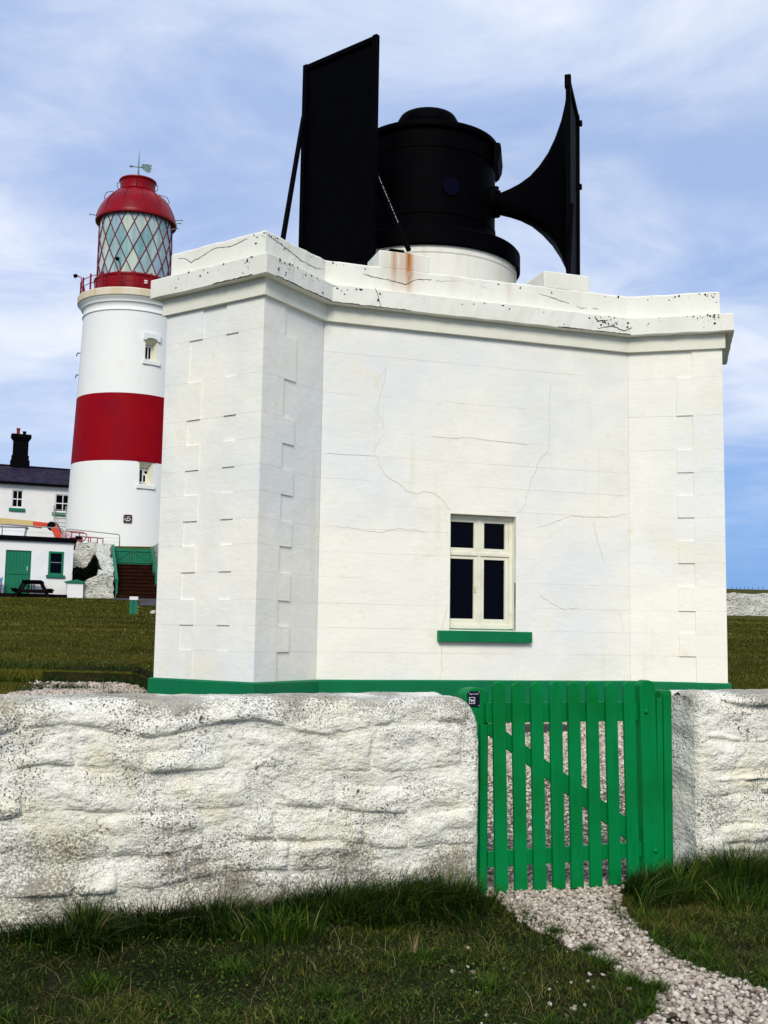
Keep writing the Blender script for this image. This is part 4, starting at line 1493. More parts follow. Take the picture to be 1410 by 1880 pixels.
# ------------------------------------------------------------------ lighthouse
LC0 = (-15.91, 68.0)
lh = thing('lighthouse', 'tall white lighthouse with one broad red band and a red domed lantern', 'lighthouse', (*LC0, 6.3))
rad = lambda z: np.interp(z, [6.2, 6.6, 11.72, 16.05, 21.2], [3.47, 3.44, 3.27, 3.10, 2.93])
wins = [(136.0, 151.0, 17.55, 18.88), (139.5, 153.5, 10.02, 11.34)]
angs = sorted(set([round(i * 3.75, 2) for i in range(96)] + [136.0, 151.0, 139.5, 153.5]))


def shaft(z0, z1, extra, m, name):
    zs = sorted(set([z0, z1] + extra + [z0 + (z1 - z0) * i / 6 for i in range(7)]))
    vs, fs = [], []
    n_ = len(angs)
    for z in zs:
        for a in angs:
            vs.append((LC0[0] + rad(z) * math.sin(R(a)), LC0[1] + rad(z) * math.cos(R(a)), z))
    for i in range(len(zs) - 1):
        for k in range(n_):
            am = (angs[k] + (angs[k + 1] if k + 1 < n_ else 360)) / 2
            zm = (zs[i] + zs[i + 1]) / 2
            if any(w0 < am < w1 and q0 < zm < q1 for w0, w1, q0, q1 in wins):
                continue
            k2 = (k + 1) % n_
            fs.append((i * n_ + k, i * n_ + k2, (i + 1) * n_ + k2, (i + 1) * n_ + k))
    return MB().add(vs, fs).build(name, m, lh, smooth=True, angle=40)


shaft(5.8, 11.36, [10.02, 11.34], 'towerwhite', 'shaft')
shaft(11.36, 15.45, [], 'towerred', 'red_band')
shaft(15.45, 21.3, [17.55, 18.88], 'towerwhite', 'shaft')
for (w0, w1, q0, q1) in wins:
    am = (w0 + w1) / 2
    rr_ = float(rad((q0 + q1) / 2))
    hw = rr_ * math.sin(R((w1 - w0) / 2))
    Fw = Frame((LC0[0] + rr_ * math.sin(R(am)) * .99, LC0[1] + rr_ * math.cos(R(am)) * .99), am - 90)
    e = MB()
    t = .012
    # splayed reveal
    o_ = [(-hw, q0), (hw, q0), (hw, q1), (-hw, q1)]
    i_ = [(-hw * .62, q0 + .12), (hw * .62, q0 + .12), (hw * .62, q1 - .3), (-hw * .62, q1 - .3)]
    vs = [Fw(a, -.10 if False else -.02, z) for a, z in o_] + [Fw(a, .55, z) for a, z in i_]
    e.add(vs, [(0, 1, 5, 4), (1, 2, 6, 5), (2, 3, 7, 6), (3, 0, 4, 7), (4, 5, 6, 7)])
    wn_ = e.build('window', 'frame', lh)
    g0 = q0 + .14
    g1 = q1 - .32
    fm = MB()
    for a in (-hw * .60, -.03, hw * .60 - .06):
        fm.fbox(Fw, a, a + .07, .48, .54, g0, g1)
    fm.fbox(Fw, -hw * .60, hw * .60, .485, .535, g1 - .08, g1)
    fm.fbox(Fw, -hw * .60, hw * .60, .485, .535, g0, g0 + .08)
    fm.build('window_frame', 'whitepaint', wn_)
    MB().fbox(Fw, -hw * .58, -.01, .505, .515, g0 + .04, g1 - .04).build('pane', 'glassdark', wn_)
    MB().fbox(Fw, .02, hw * .58, .505, .515, g0 + .04, g1 - (.04 if q0 > 12 else .38)).build('pane', 'glassdark', wn_)
    if q0 < 12:
        MB().fbox(Fw, .02, hw * .58, .50, .52, g1 - .38, g1 - .04).build('vent_panel', 'whitepaint', wn_)
        MB().tube([Fw(.2, .50, g1 - .2), Fw(.2, .47, g1 - .2)], .09, 12).build('vent', 'black', wn_)
    MB().fbox(Fw, -hw - .16, hw + .16, -.14, .10, q0 - .26, q0 - .02).build('window_sill', 'towerwhite', lh, bevel=.015)
    if q0 > 12:
        hp = [(-hw - .14, q1 - .12), (-hw + .02, q1 - .12)] + [(-hw * math.cos(k * math.pi / 8), q1 - .12 + .16 * math.sin(k * math.pi / 8)) for k in range(1, 8)] + [(hw - .02, q1 - .12), (hw + .14, q1 - .12), (hw + .14, q1 + .34), (-hw - .14, q1 + .34)]
        MB().slab(Fw, hp, -.12, .10).build('hood_mould', 'towerwhite', lh, bevel=.012)
    else:
        MB().fbox(Fw, -hw - .14, hw + .14, -.05, .10, q1 + .03, q1 + .34).build('hood_mould', 'towerred', lh, bevel=.012)
MB().lathe(LC0, [(2.95, 20.50), (3.02, 20.54), (3.02, 20.60), (2.97, 20.66), (2.97, 20.85), (3.03, 21.00), (3.10, 21.04), (3.10, 21.10), (3.18, 21.22), (3.27, 21.32), (3.28, 21.35)], 96).build('corbel', 'towerwhite', lh, smooth=True, angle=40)
MB().lathe(LC0, [(2.4, 21.33), (3.26, 21.34), (3.34, 21.38), (3.36, 21.76), (3.32, 21.82), (2.2, 21.84)], 96).build('gallery', 'gallery', lh, smooth=True, angle=30)
MB().lathe(LC0, [(2.38, 21.83), (2.38, 22.88), (2.44, 22.91), (2.44, 23.03), (2.30, 23.10), (2.1, 23.10)], 72).build('lantern_wall', 'red', lh, smooth=True, angle=30)
for k in range(14):
    a = R(k * 360 / 14 + 5)
    MB().tube([(LC0[0] + 2.395 * math.sin(a), LC0[1] + 2.395 * math.cos(a), 21.85), (LC0[0] + 2.395 * math.sin(a), LC0[1] + 2.395 * math.cos(a), 22.90)], .025, 6).build('rib', 'red', lh)
MB().fbox(Frame((LC0[0] + 2.42 * math.sin(R(150)), LC0[1] + 2.42 * math.cos(R(150))), 60), -.09, .09, -.06, .05, 22.42, 22.62).build('name_plate', 'print', lh)
MB().lathe(LC0, [(2.02, 23.1), (2.02, 27.2)], 64).build('curtain', 'curtain', lh, smooth=True)
# diamond panes, flat glass between crossing bars
nc = 18
zl0, zl1 = 23.05, 27.10
RL = 2.26
dh = (zl1 - zl0) / 2.5
rp_ = random.Random(5)


def lp(a, z, r_=RL):
    return (LC0[0] + r_ * math.sin(R(a)), LC0[1] + r_ * math.cos(R(a)), z)


da = 360 / nc
for r_i in range(-1, 6):
    zc_ = zl0 + r_i * dh / 2
    for k in range(nc):
        ac = (k + (.5 if r_i % 2 else 0)) * da
        pts_ = [(ac, zc_ + dh / 2), (ac + da / 2, zc_), (ac, zc_ - dh / 2), (ac - da / 2, zc_)]
        # clip to the lantern height
        poly = []
        for q in range(4):
            (a0_, z0_), (a1_, z1_) = pts_[q], pts_[(q + 1) % 4]
            for lim, sgn in ((None, 0),):
                poly.append((a0_, z0_))
                for L_ in (zl0, zl1):
                    if (z0_ - L_) * (z1_ - L_) < 0:
                        t = (L_ - z0_) / (z1_ - z0_)
                        poly.append((a0_ + (a1_ - a0_) * t, L_))
        poly = [(a_, min(max(z_, zl0), zl1)) for a_, z_ in poly if zl0 - 1e-6 <= z_ <= zl1 + 1e-6]
        if len(poly) < 3:
            continue
        cxm = sum(p_[0] for p_ in poly) / len(poly)
        czm = sum(p_[1] for p_ in poly) / len(poly)
        if max(p_[1] for p_ in poly) - min(p_[1] for p_ in poly) < .1:
            continue
        sh = [(cxm + (a_ - cxm) * .95, czm + (z_ - czm) * .97) for a_, z_ in poly]
        o1 = [lp(a_, z_, RL - .02) for a_, z_ in sh]
        o2 = [lp(a_, z_, RL - .04) for a_, z_ in sh]
        n_ = len(sh)
        MB().add(o1 + o2, [tuple(range(n_)), tuple(range(n_, 2 * n_))[::-1]] + [(i, (i + 1) % n_, n_ + (i + 1) % n_, n_ + i) for i in range(n_)]).build('lantern_pane', 'pane%d' % rp_.choice((0, 0, 1, 2, 2, 3)), lh)
sl_ = da / dh      # degrees per metre
for k in range(nc):
    for sgn in (1, -1):
        a0_ = k * da + da / 2
        pts_ = [lp(a0_ + sgn * sl_ * (z - (zl0 + dh * 0)) + 0, z) for z in np.linspace(zl0, zl1, 14)]
        MB().tube(pts_, .03, 6).build('glazing_bar', 'barred', lh)
for z in (zl0, zl1):
    MB().tube([lp(a, z) for a in range(0, 360, 6)], .05, 6, closed=True).build('ring', 'red', lh)
dome = [(2.42, 26.84), (2.50, 26.86), (2.52, 26.98), (2.47, 27.12), (2.36, 27.5), (2.20, 27.85), (1.98, 28.2), (1.70, 28.52), (1.38, 28.78), (1.12, 28.92)]
MB().lathe(LC0, [(2.2, 26.88)] + dome, 72).build('dome', 'red', lh, smooth=True, angle=35)
for k in range(12):
    a = k * 30 + 8
    MB().tube([lp(a, z + .012, r_ + .012) for r_, z in dome[3:]], .018, 5).build('dome_seam', 'red', lh)
MB().lathe(LC0, [(1.12, 28.9), (1.16, 28.95), (1.10, 29.02), (1.08, 29.5), (1.12, 29.58), (1.17, 29.62), (1.15, 29.70), (1.05, 29.72), (0, 29.80)], 56).build('cowl', 'red', lh, smooth=True, angle=35)
# hand loops and short rods
for a in (92, 252, 172, 330):
    MB().tube([lp(a, 29.05, 1.10), lp(a, 29.15, 1.26), lp(a, 29.42, 1.28), lp(a, 29.52, 1.12)], .022, 6).build('hand_loop', 'black' if False else 'red', lh)
for (a0_, a1_) in ((215, 255), (85, 125)):
    MB().tube([lp(a0_, 28.35, 1.95)] + [lp(a0_ + (a1_ - a0_) * t / 8, 28.5 - .25 * abs(t - 4) / 8, 2.02) for t in range(9)] + [lp(a1_, 28.3, 1.95)], .022, 6).build('dome_rail', 'red', lh)
for a, z in ((254, 27.2), (84, 27.3), (104, 26.4), (95, 26.9)):
    MB().tube([lp(a, z, 2.4), lp(a, z + .03, 2.82)], .028, 6).tube([lp(a, z + .03, 2.80), lp(a, z + .03, 2.88)], .05, 8).build('gutter_spout', 'galv', lh)
# gallery railing
NP = 20
for k in range(NP):
    a = k * 360 / NP + 4
    MB().tube([lp(a, 21.82, 3.18), lp(a, 22.78, 3.18)], .055, 8).tube([lp(a, 22.78, 3.18), lp(a, 22.88, 3.18)], [.075, .03], 8).build('rail_post', 'red', lh, smooth=True, angle=40)
for z in (22.28, 22.70):
    MB().tube([lp(a, z, 3.18) for a in range(0, 360, 6)], .022, 6, closed=True).build('handrail', 'red', lh, smooth=True)
for a in (265, 182):
    MB().tube([lp(a, 22.6, 3.2), lp(a, 23.25, 3.22), lp(a + .5, 23.35, 3.30), lp(a + 1, 23.42, 3.5)], .035, 6).build('lamp_arm', 'darkred', lh)
    MB().tube([lp(a + 1, 23.46, 3.48), lp(a + 1, 23.43, 3.60), lp(a + 1, 23.38, 3.72)], [.07, .13, .10], 10).build('flood_lamp', 'soot', lh)
# weather vane
MB().tube([(*LC0, 29.75), (*LC0, 30.3), (*LC0, 31.75)], [.10, .055, .012], 8).build('vane_spindle', 'vane', lh)
FV = Frame(LC0, 100)
MB().tube([FV(-.62, 0, 30.78), FV(.42, 0, 30.60)], .03, 6).tube([FV(-.62, 0, 30.78), FV(-.52, 0, 30.765), FV(-.34, 0, 30.73)], [.02, .085, .02], 6).build('vane_arrow', 'vane', lh)
MB().slab(FV, [(.16, 30.68), (.26, 30.86), (.50, 30.84), (.88, 30.74), (.80, 30.62), (.90, 30.52), (.76, 30.46), (.84, 30.34), (.66, 30.26), (.50, 30.36), (.30, 30.50)], -.025, .025).build('vane_tail', 'vane', lh)
for (a, z) in ((258, 18.4), (256, 17.0)):
    MB().tube([lp(a, z, 3.0), lp(a, z, 3.2), lp(a, z - .2, 3.25)], .035, 6).build('wall_bracket', 'soot', lh)
# maroon plaque with a white looped emblem
Fs = Frame((LC0[0] + 3.43 * math.sin(R(163.3)), LC0[1] + 3.43 * math.cos(R(163.3))), 73.3)
sgn_ = thing('wall_plaque', 'small square maroon plaque with a white emblem on the foot of the lighthouse', 'plaque', Fs(0, -.03, 7.93))
pq = MB().fbox(Fs, -.235, .235, -.06, -.02, 7.70, 8.16).build('plate', 'signmaroon', sgn_, bevel=.004)
em = MB()
cs = lambda k, rx, rz, cx_=0, cz_=7.91: Fs(cx_ + rx * math.cos(k), -.068, cz_ + rz * math.sin(k))
em.tube([cs(R(t), .16, .12) for t in range(165, 375, 15)], [.015] + [.026] * 12 + [.015], 6)
em.tube([Fs(-.09, -.068, 7.90), Fs(-.02, -.068, 7.985), Fs(.0, -.068, 7.94), Fs(.15, -.068, 7.93)], .018, 6)
em.tube([Fs(-.02, -.068, 8.03), Fs(.12, -.068, 8.035), Fs(.14, -.068, 8.01)], [.012, .022, .01], 6)
em.tube([Fs(-.02, -.068, 7.95), Fs(.0, -.068, 7.80)], .012, 6)
em.tube([Fs(-.19, -.068, 8.09), Fs(-.15, -.068, 8.05)], .016, 6)
em.build('emblem', 'print', pq)

# ------------------------------------------------------------------ keeper's cottage
FK = Frame((-24.33, 70.0), 67)
kt = thing('keepers_cottage', 'white two storey cottage with purple slate roof behind the lighthouse', 'house', FK(3, 2, 6.6))
ZE, ZR = 10.58, 12.02
KL0, KL1, KD = -9.0, 4.9, 6.4
kw = MB()
KW = [(.80, 1.46, 9.08, 10.22), (3.45, 4.40, 8.95, 10.12)]
kw.fbox(FK, KL0, KL1, .12, KD, 6.0, ZE - .02)
# front skin with openings for the windows
cuts = sorted(KW)
xs_ = [KL0, .93, 1.62, 3.98, KL1]
kw.fbox(FK, KL0, .80, 0, .13, 6.0, ZE)
kw.fbox(FK, 1.46, 3.45, 0, .13, 6.0, ZE)
kw.fbox(FK, 4.40, KL1, 0, .13, 6.0, ZE)
for a0_, a1_, z0_, z1_ in KW:
    kw.fbox(FK, a0_, min(a1_, KL1), .001, .13, 6.0, z0_)
    kw.fbox(FK, a0_, min(a1_, KL1), .001, .13, z1_, ZE)
kw.slab(Frame(FK(KL0, 0, 0)[:2], 67 - 90), [(0, ZE - .05), (KD, ZE - .05), (KD / 2, 12.05)], -.01, .0)
kw.build('wall', 'whitepaint', kt)
rf_ = MB()
RZ = 12.16
rows = 16
vs, fs = [], []
for i in range(rows):
    t0_, t1_ = i / rows, (i + 1) / rows
    y0_ = -.28 + (KD / 2 + .28) * t0_
    y1_ = -.28 + (KD / 2 + .28) * (t1_ + .02)
    z0_ = ZE + .05 + (RZ - ZE - .05) * t0_
    z1_ = ZE + .05 + (RZ - ZE - .05) * (t1_ + .02)
    rf_.add([FK(KL0 - .1, y0_, z0_), FK(KL1 + .1, y0_, z0_), FK(KL1 + .1, y1_, z1_), FK(KL0 - .1, y1_, z1_),
             FK(KL0 - .1, y0_, z0_ + .05), FK(KL1 + .1, y0_, z0_ + .05), FK(KL1 + .1, y1_, z1_), FK(KL0 - .1, y1_, z1_)],
            [(0, 1, 5, 4), (4, 5, 6, 7), (0, 4, 7, 3), (1, 2, 6, 5)])
rf_.add([FK(KL0 - .1, KD / 2, RZ + .03), FK(KL1 + .1, KD / 2, RZ + .03), FK(KL1 + .1, KD + .28, ZE), FK(KL0 - .1, KD + .28, ZE)], [(0, 1, 2, 3)])
roof = rf_.build('roof', 'slate', kt)
MB().fbox(FK, KL0 - .1, KL1 + .1, KD / 2 - .09, KD / 2 + .09, RZ - .02, RZ + .10).build('ridge', 'soot', roof, bevel=.03)
MB().fbox(FK, KL0 - .1, KL1 + .1, -.36, -.26, ZE - .03, ZE + .13).build('gutter', 'soot', kt, bevel=.03)
MB().fbox(FK, KL0, KL1, -.05, -.002, ZE - .22, ZE - .03).build('fascia', 'whitepaint', kt)
ch = MB()
c0, c1 = .82, 2.02
for (e, z0_, z1_) in ((.0, RZ - .35, RZ + .42), (-.06, RZ + .42, RZ + .75), (-.12, RZ + .75, RZ + 1.78), (-.05, RZ + 1.78, RZ + 1.90), (.03, RZ + 1.90, RZ + 2.16)):
    ch.fbox(FK, c0 - e, c1 + e, KD / 2 - .35 - e, KD / 2 + .35 + e, z0_, z1_)
chm = ch.build('chimney', 'soot', roof, bevel=.012)
# pots are sub-parts of the roof side by side with the chimney
for (a, z1_, m_) in ((1.22, RZ + 2.58, 'terracotta'), (1.62, RZ + 2.40, 'soot')):
    MB().lathe(FK(a, KD / 2, 0)[:2], [(0.10, RZ + 2.15), (.13, RZ + 2.16), (.105, RZ + 2.25), (.11, z1_ - .06), (.135, z1_ - .05), (.13, z1_), (.06, z1_)], 16).build('chimney_pot', m_, roof, smooth=True, angle=35)
for (a0_, a1_, z0_, z1_) in KW:
    a1c = a1_ if a1_ < 3 else KL1 + .2
    fmw = MB()
    t = .06
    am = (a0_ + a1_) / 2
    fmw.fbox(FK, a0_ + .002, a0_ + t, .05, .11, z0_ + .002, z1_ - .002)
    fmw.fbox(FK, a1_ - t, a1_ - .002, .05, .11, z0_ + .002, z1_ - .002)
    fmw.fbox(FK, a0_ + .03, a1_ - .03, .051, .109, z1_ - t, z1_ - .002)
    fmw.fbox(FK, a0_ + .03, a1_ - .03, .051, .109, z0_ + .002, z0_ + .10)
    fmw.fbox(FK, a0_ + .03, a1_ - .03, .045, .10, (z0_ + z1_) / 2 - .03, (z0_ + z1_) / 2 + .03)
    fmw.fbox(FK, am - .022, am + .022, .052, .098, z0_ + .05, z1_ - .05)
    wnk = fmw.build('window', 'whitepaint', kt)
    for (p_, q_) in ((a0_ + .03, am), (am, a1_ - .03)):
        for (r0_, r1_) in ((z0_ + .06, (z0_ + z1_) / 2), ((z0_ + z1_) / 2, z1_ - .04)):
            MB().fbox(FK, p_ + .005, q_ - .005, .085, .095, r0_ + .005, r1_ - .005).build('pane', 'glassdark', wnk)
    MB().fbox(FK, a0_ - .16, a1_ + .16, -.10, .03, z0_ - .22, z0_ - .02).build('window_sill', 'bggreen', wnk, bevel=.01)

# ------------------------------------------------------------------ low outbuilding
FO = Frame((-14.40, 51.8), 66)
ob = thing('outbuilding', 'low flat roofed white outbuilding with green stable door and green framed window', 'outbuilding', FO(-2, 1.5, 2.9))
D0, D1, DZ = -2.98, -1.86, 5.00
W0, W1, Q0, Q1 = -1.10, -.42, 3.93, 5.02
ow = MB()
ow.fbox(FO, -8, 0, .15, 3.6, 2.6, 5.44)
ow.fbox(FO, -8, D0, 0, .16, 2.6, 5.45)
ow.fbox(FO, D1, W0, 0, .16, 2.6, 5.45)
ow.fbox(FO, W1, -.001, 0, .16, 2.6, 5.45)
ow.fbox(FO, D0, D1, .001, .16, DZ, 5.45)
ow.fbox(FO, W0, W1, .001, .16, Q1, 5.45)
ow.fbox(FO, W0, W1, .001, .16, 2.6, Q0)
ow.build('wall', 'whitepaint', ob)
MB().fbox(FO, -8.1, .12, -.14, 3.7, 5.45, 5.66).build('roof', 'soot', ob, bevel=.03)
MB().tube([FO(.05, -.06, 5.5), FO(.05, -.06, 5.3), FO(.03, .1, 5.15)], .04, 6).build('downpipe', 'soot', ob)
dr = MB().fbox(FO, D0 + .04, D1 - .04, .06, .12, 2.8, 3.88).fbox(FO, D0 + .04, D1 - .04, .055, .12, 3.90, DZ - .05).build('door', 'bggreen', ob, bevel=.008)
for k in range(7):
    a = D0 + .06 + k * (D1 - D0 - .12) / 7
    MB().fbox(FO, a + .008, a + (D1 - D0 - .12) / 7 - .008, .045, .062, 2.82, 3.87).build('board', 'bggreen', dr)
    MB().fbox(FO, a + .008, a + (D1 - D0 - .12) / 7 - .008, .040, .057, 3.91, DZ - .07).build('board', 'bggreen', dr)
MB().tube([FO(D1 - .16, .02, 4.05), FO(D1 - .16, -.03, 4.10), FO(D1 - .16, -.03, 4.22), FO(D1 - .16, .02, 4.26)], .016, 6).build('handle', 'print', dr)
MB().fbox(FO, D0, D0 + .04, .03, .13, 2.8, DZ).fbox(FO, D1 - .04, D1, .03, .13, 2.8, DZ).fbox(FO, D0 + .04, D1 - .04, .031, .13, DZ - .045, DZ).build('door_frame', 'bggreen', ob)
wfm = MB()
for (a0_, a1_) in ((W0, W0 + .09), (W1 - .09, W1)):
    wfm.fbox(FO, a0_ + .001, a1_ - .001, -.02, .10, Q0, Q1)
wfm.fbox(FO, W0 + .08, W1 - .08, -.019, .10, Q1 - .09, Q1 - .001)
wfm.fbox(FO, W0 + .08, W1 - .08, -.019, .10, Q0, Q0 + .09)
wo = wfm.build('window', 'bggreen', ob)
MB().fbox(FO, W0 + .07, W1 - .07, .05, .06, Q0 + .07, Q1 - .07).build('pane', 'glassdark', wo)
MB().fbox(FO, W0 + .08, W1 - .08, .03, .052, (Q0 + Q1) / 2 + .02, (Q0 + Q1) / 2 + .05).build('glazing_bar', 'galv', wo)
MB().fbox(FO, W0 - .08, W1 + .08, -.10, .02, Q0 - .12, Q0).build('window_sill', 'bggreen', wo, bevel=.01)
lw = thing('low_wall', 'low white wall stub with green ridged coping at the corner of the outbuilding', 'wall', FO(.3, -.2, 2.9))
MB().fbox(FO, -.35, .36, -1.0, -.65, 2.6, 3.55).build('wall', 'whitepaint', lw)
MB().slab(FO, [(-.43, 3.555), (.44, 3.555), (.44, 3.62), (.04, 3.72), (-.43, 3.62)], -1.07, -.58).build('coping', 'bggreen', lw)
tag(MB().fbox(FO, -6, -.38, -1.35, -1.15, 2.6, 3.0).build('timber_edging', 'darkwood', bevel=.02), 'dark timber edging on the grass in front of the outbuilding', 'edging')

# picnic table seen end on
pt = thing('picnic_table', 'dark stained picnic table on the grass in front of the green stable door', 'picnic table', (-15.55, 49.7, 2.8))
FP = Frame((-15.48, 49.3), 77)
zg = 2.78
for k in range(6):
    a = -.41 + k * .14
    MB().fbox(FP, a, a + .115, -.1, 1.7, zg + .76, zg + .81).build('top_plank', 'darkwood', pt, bevel=.004)
for s_ in (-1, 1):
    for q in (0, 1):
        a = s_ * (.70 + q * .125) - .055
        MB().fbox(FP, a, a + .11, -.1, 1.7, zg + .40, zg + .445).build('seat_plank', 'darkwood', pt, bevel=.004)
for b in (.12, 1.4):
    MB().fbox(FP, -.43, .43, b, b + .05, zg + .68, zg + .765).build('cross_bar', 'darkwood', pt)
    MB().fbox(FP, -.84, .84, b, b + .05, zg + .29, zg + .40).build('seat_bearer', 'darkwood', pt)
    for s_ in (-1, 1):
        MB().slab(FP, [(s_ * .66, zg), (s_ * .78, zg), (s_ * .40, zg + .76), (s_ * .28, zg + .76)], b - .05, b).build('leg', 'darkwood', pt)
    MB().fbox(FP, -.02, .02, b + .01, b + .05, zg + .40, zg + .68).build('upright', 'darkwood', pt)

dc = thing('deck_chair', 'folding chair with bright blue canvas at the far left by the outbuilding', 'chair', (-17.28, 49.9, 2.85))
FDc = Frame((-17.28, 49.9), 85)
MB().fbox(FDc, -.25, .20, .26, .29, 3.28, 3.70).build('backrest', 'blue', dc, bevel=.01)
MB().fbox(FDc, -.25, .20, -.10, .26, 3.20, 3.24).build('seat', 'blue', dc, bevel=.01)
for a in (-.27, .22):
    MB().tube([FDc(a, .30, 3.74), FDc(a, -.22, 2.80)], .022, 6).build('leg', 'wood', dc)
    MB().tube([FDc(a, -.12, 3.24), FDc(a, .32, 2.80)], .022, 6).build('leg', 'wood', dc)
    MB().tube([FDc(a, .26, 3.36), FDc(a, -.15, 3.36)], .02, 6).build('armrest', 'wood', dc)

# ------------------------------------------------------------------ stairs, retaining walls
FS = Frame((-12.10, 51.0), 73)
stt = thing('timber_stairs', 'flight of dark brown timber steps with green handrails climbing to the lighthouse', 'stairs', FS(.9, 2, 2.9))
NS = 9
for k in range(NS):
    z = 2.95 + (k + 1) * 1.72 / NS
    MB().fbox(FS, .0, 1.80, k * .44, k * .44 + .06, z - 1.72 / NS - .02, z - .045).build('riser', 'brownwood', stt)
    MB().fbox(FS, -.01, 1.81, k * .44 - .04, k * .44 + .46, z - .045, z).build('tread', 'brownwood', stt, bevel=.008)
for a in (-.06, 1.82):
    MB().add([FS(a, -.2, 2.7), FS(a + .05, -.2, 2.7), FS(a + .05, 4.1, 4.5), FS(a, 4.1, 4.5), FS(a, -.2, 3.05), FS(a + .05, -.2, 3.05), FS(a + .05, 4.1, 4.85), FS(a, 4.1, 4.85)],
             [(0, 1, 2, 3), (4, 5, 6, 7), (0, 1, 5, 4), (1, 2, 6, 5), (2, 3, 7, 6), (3, 0, 4, 7)]).build('stringer', 'brownwood', stt)
    pts_ = [FS(a + .02, -.1, 3.70), FS(a + .02, 4.0, 5.56)]
    MB().tube(pts_, .075, 8).build('handrail', 'bggreen', stt)
    for b in (-.1, 1.3, 2.7, 4.0):
        MB().fbox(FS, a - .02, a + .06, b - .04, b + .04, 2.8 + b * .42, 3.70 + b * .45).build('rail_post', 'bggreen', stt)
dg = thing('double_gate', 'pair of green boarded gates closed at the head of the timber stairs', 'gate', FS(.9, 4.1, 4.66))
for s_ in (0, 1):
    a0_ = .03 + s_ * .89
    lf_ = MB().fbox(FS, a0_, a0_ + .86, 4.16, 4.20, 4.70, 5.46).build('leaf', 'bggreen', dg)
    for k in range(8):
        MB().fbox(FS, a0_ + .005 + k * .1075, a0_ + .095 + k * .1075, 4.125, 4.16, 4.68, 5.50).build('board', 'bggreen', lf_, bevel=.004)
    for z in (4.78, 5.34):
        MB().fbox(FS, a0_, a0_ + .86, 4.09, 4.125, z, z + .07).build('rail', 'bggreen', lf_)
    q0_, q1_ = (a0_ + .06, a0_ + .80) if s_ == 0 else (a0_ + .80, a0_ + .06)
    MB().slab(FS, [(q0_ - .03, 4.85), (q0_ + .05, 4.85), (q1_ + .03, 5.34), (q1_ - .05, 5.34)], 4.095, 4.124).build('brace', 'bggreen', lf_)


def rough_block(name, F, a0, a1, b0, b1, ztops, m, parent, zb_=2.6, step=.12, amp=.09, seed=3):
    """solid rubble wall with front, top and both ends displaced; ztops: (zleft front, zright front, zleft back, zright back)"""
    zl, zr, bl, br = ztops
    na, nb_, nz_ = max(2, int((a1 - a0) / step)), max(2, int((b1 - b0) / step)), max(3, int((max(ztops) - zb_) / step))
    vs, fs = [], []

    def P(u, w, t):
        top = (zl * (1 - u) + zr * u) * (1 - w) + (bl * (1 - u) + br * u) * w
        a, b, z = a0 + (a1 - a0) * u, b0 + (b1 - b0) * w, zb_ + (top - zb_) * t
        n1_ = float(fbm(a * 2.2 + 9, b * 2.2, z * 4.5, seed, 3))
        n2_ = float(fbm(a * 2.2 + 50, b * 2.2, z * 4.5, seed + 4, 3))
        return F(a + amp * n2_ * (abs(u - .5) > .49), b + amp * n1_, z + amp * .7 * n2_ * (t > .99))
    grids = [([(u, 0, t) for t in np.linspace(0, 1, nz_ + 1) for u in np.linspace(0, 1, na + 1)], nz_ + 1, na + 1),
             ([(u, 1, t) for t in np.linspace(0, 1, nz_ + 1) for u in np.linspace(0, 1, na + 1)], nz_ + 1, na + 1),
             ([(0, w, t) for t in np.linspace(0, 1, nz_ + 1) for w in np.linspace(0, 1, nb_ + 1)], nz_ + 1, nb_ + 1),
             ([(1, w, t) for t in np.linspace(0, 1, nz_ + 1) for w in np.linspace(0, 1, nb_ + 1)], nz_ + 1, nb_ + 1),
             ([(u, w, 1) for w in np.linspace(0, 1, nb_ + 1) for u in np.linspace(0, 1, na + 1)], nb_ + 1, na + 1)]
    mb = MB()
    for pts_, r_, c_ in grids:
        mb.add([P(*q) for q in pts_], [(i * c_ + j, i * c_ + j + 1, (i + 1) * c_ + j + 1, (i + 1) * c_ + j) for i in range(r_ - 1) for j in range(c_ - 1)])
    return mb.build(name, m, parent, smooth=True, angle=60)


FT = Frame((-13.9, 55.3), 73)
tag(rough_block('retaining_wall', FT, -16, .55, 0, .8, (5.75, 5.75, 5.75, 5.75), 'rubble', None, 2.7, .16, .14, 5),
    'rough whitewashed rubble retaining wall between the outbuilding and the timber stairs', 'wall')
tag(rough_block('stair_wall', FS, -.85, -.14, .6, 4.9, (4.05, 3.95, 5.74, 5.74), 'rubble', None, 2.6, .13, .13, 7),
    'sloping rubble wall flanking the left side of the timber stairs', 'wall')
tag(rough_block('stair_wall', FS, 1.98, 9.0, 1.6, 4.9, (5.66, 5.7, 5.7, 5.7), 'rubble', None, 2.6, .16, .13, 9),
    'rubble wall flanking the right side of the timber stairs beside the fog house', 'wall')
tag(rough_block('planter_wall', FS, -1.42, -.78, .75, 1.15, (3.66, 4.0, 3.66, 4.0), 'rubble', None, 2.6, .1, .10, 12),
    'low rubble wall rising to the right in front of the dark ivy', 'wall')

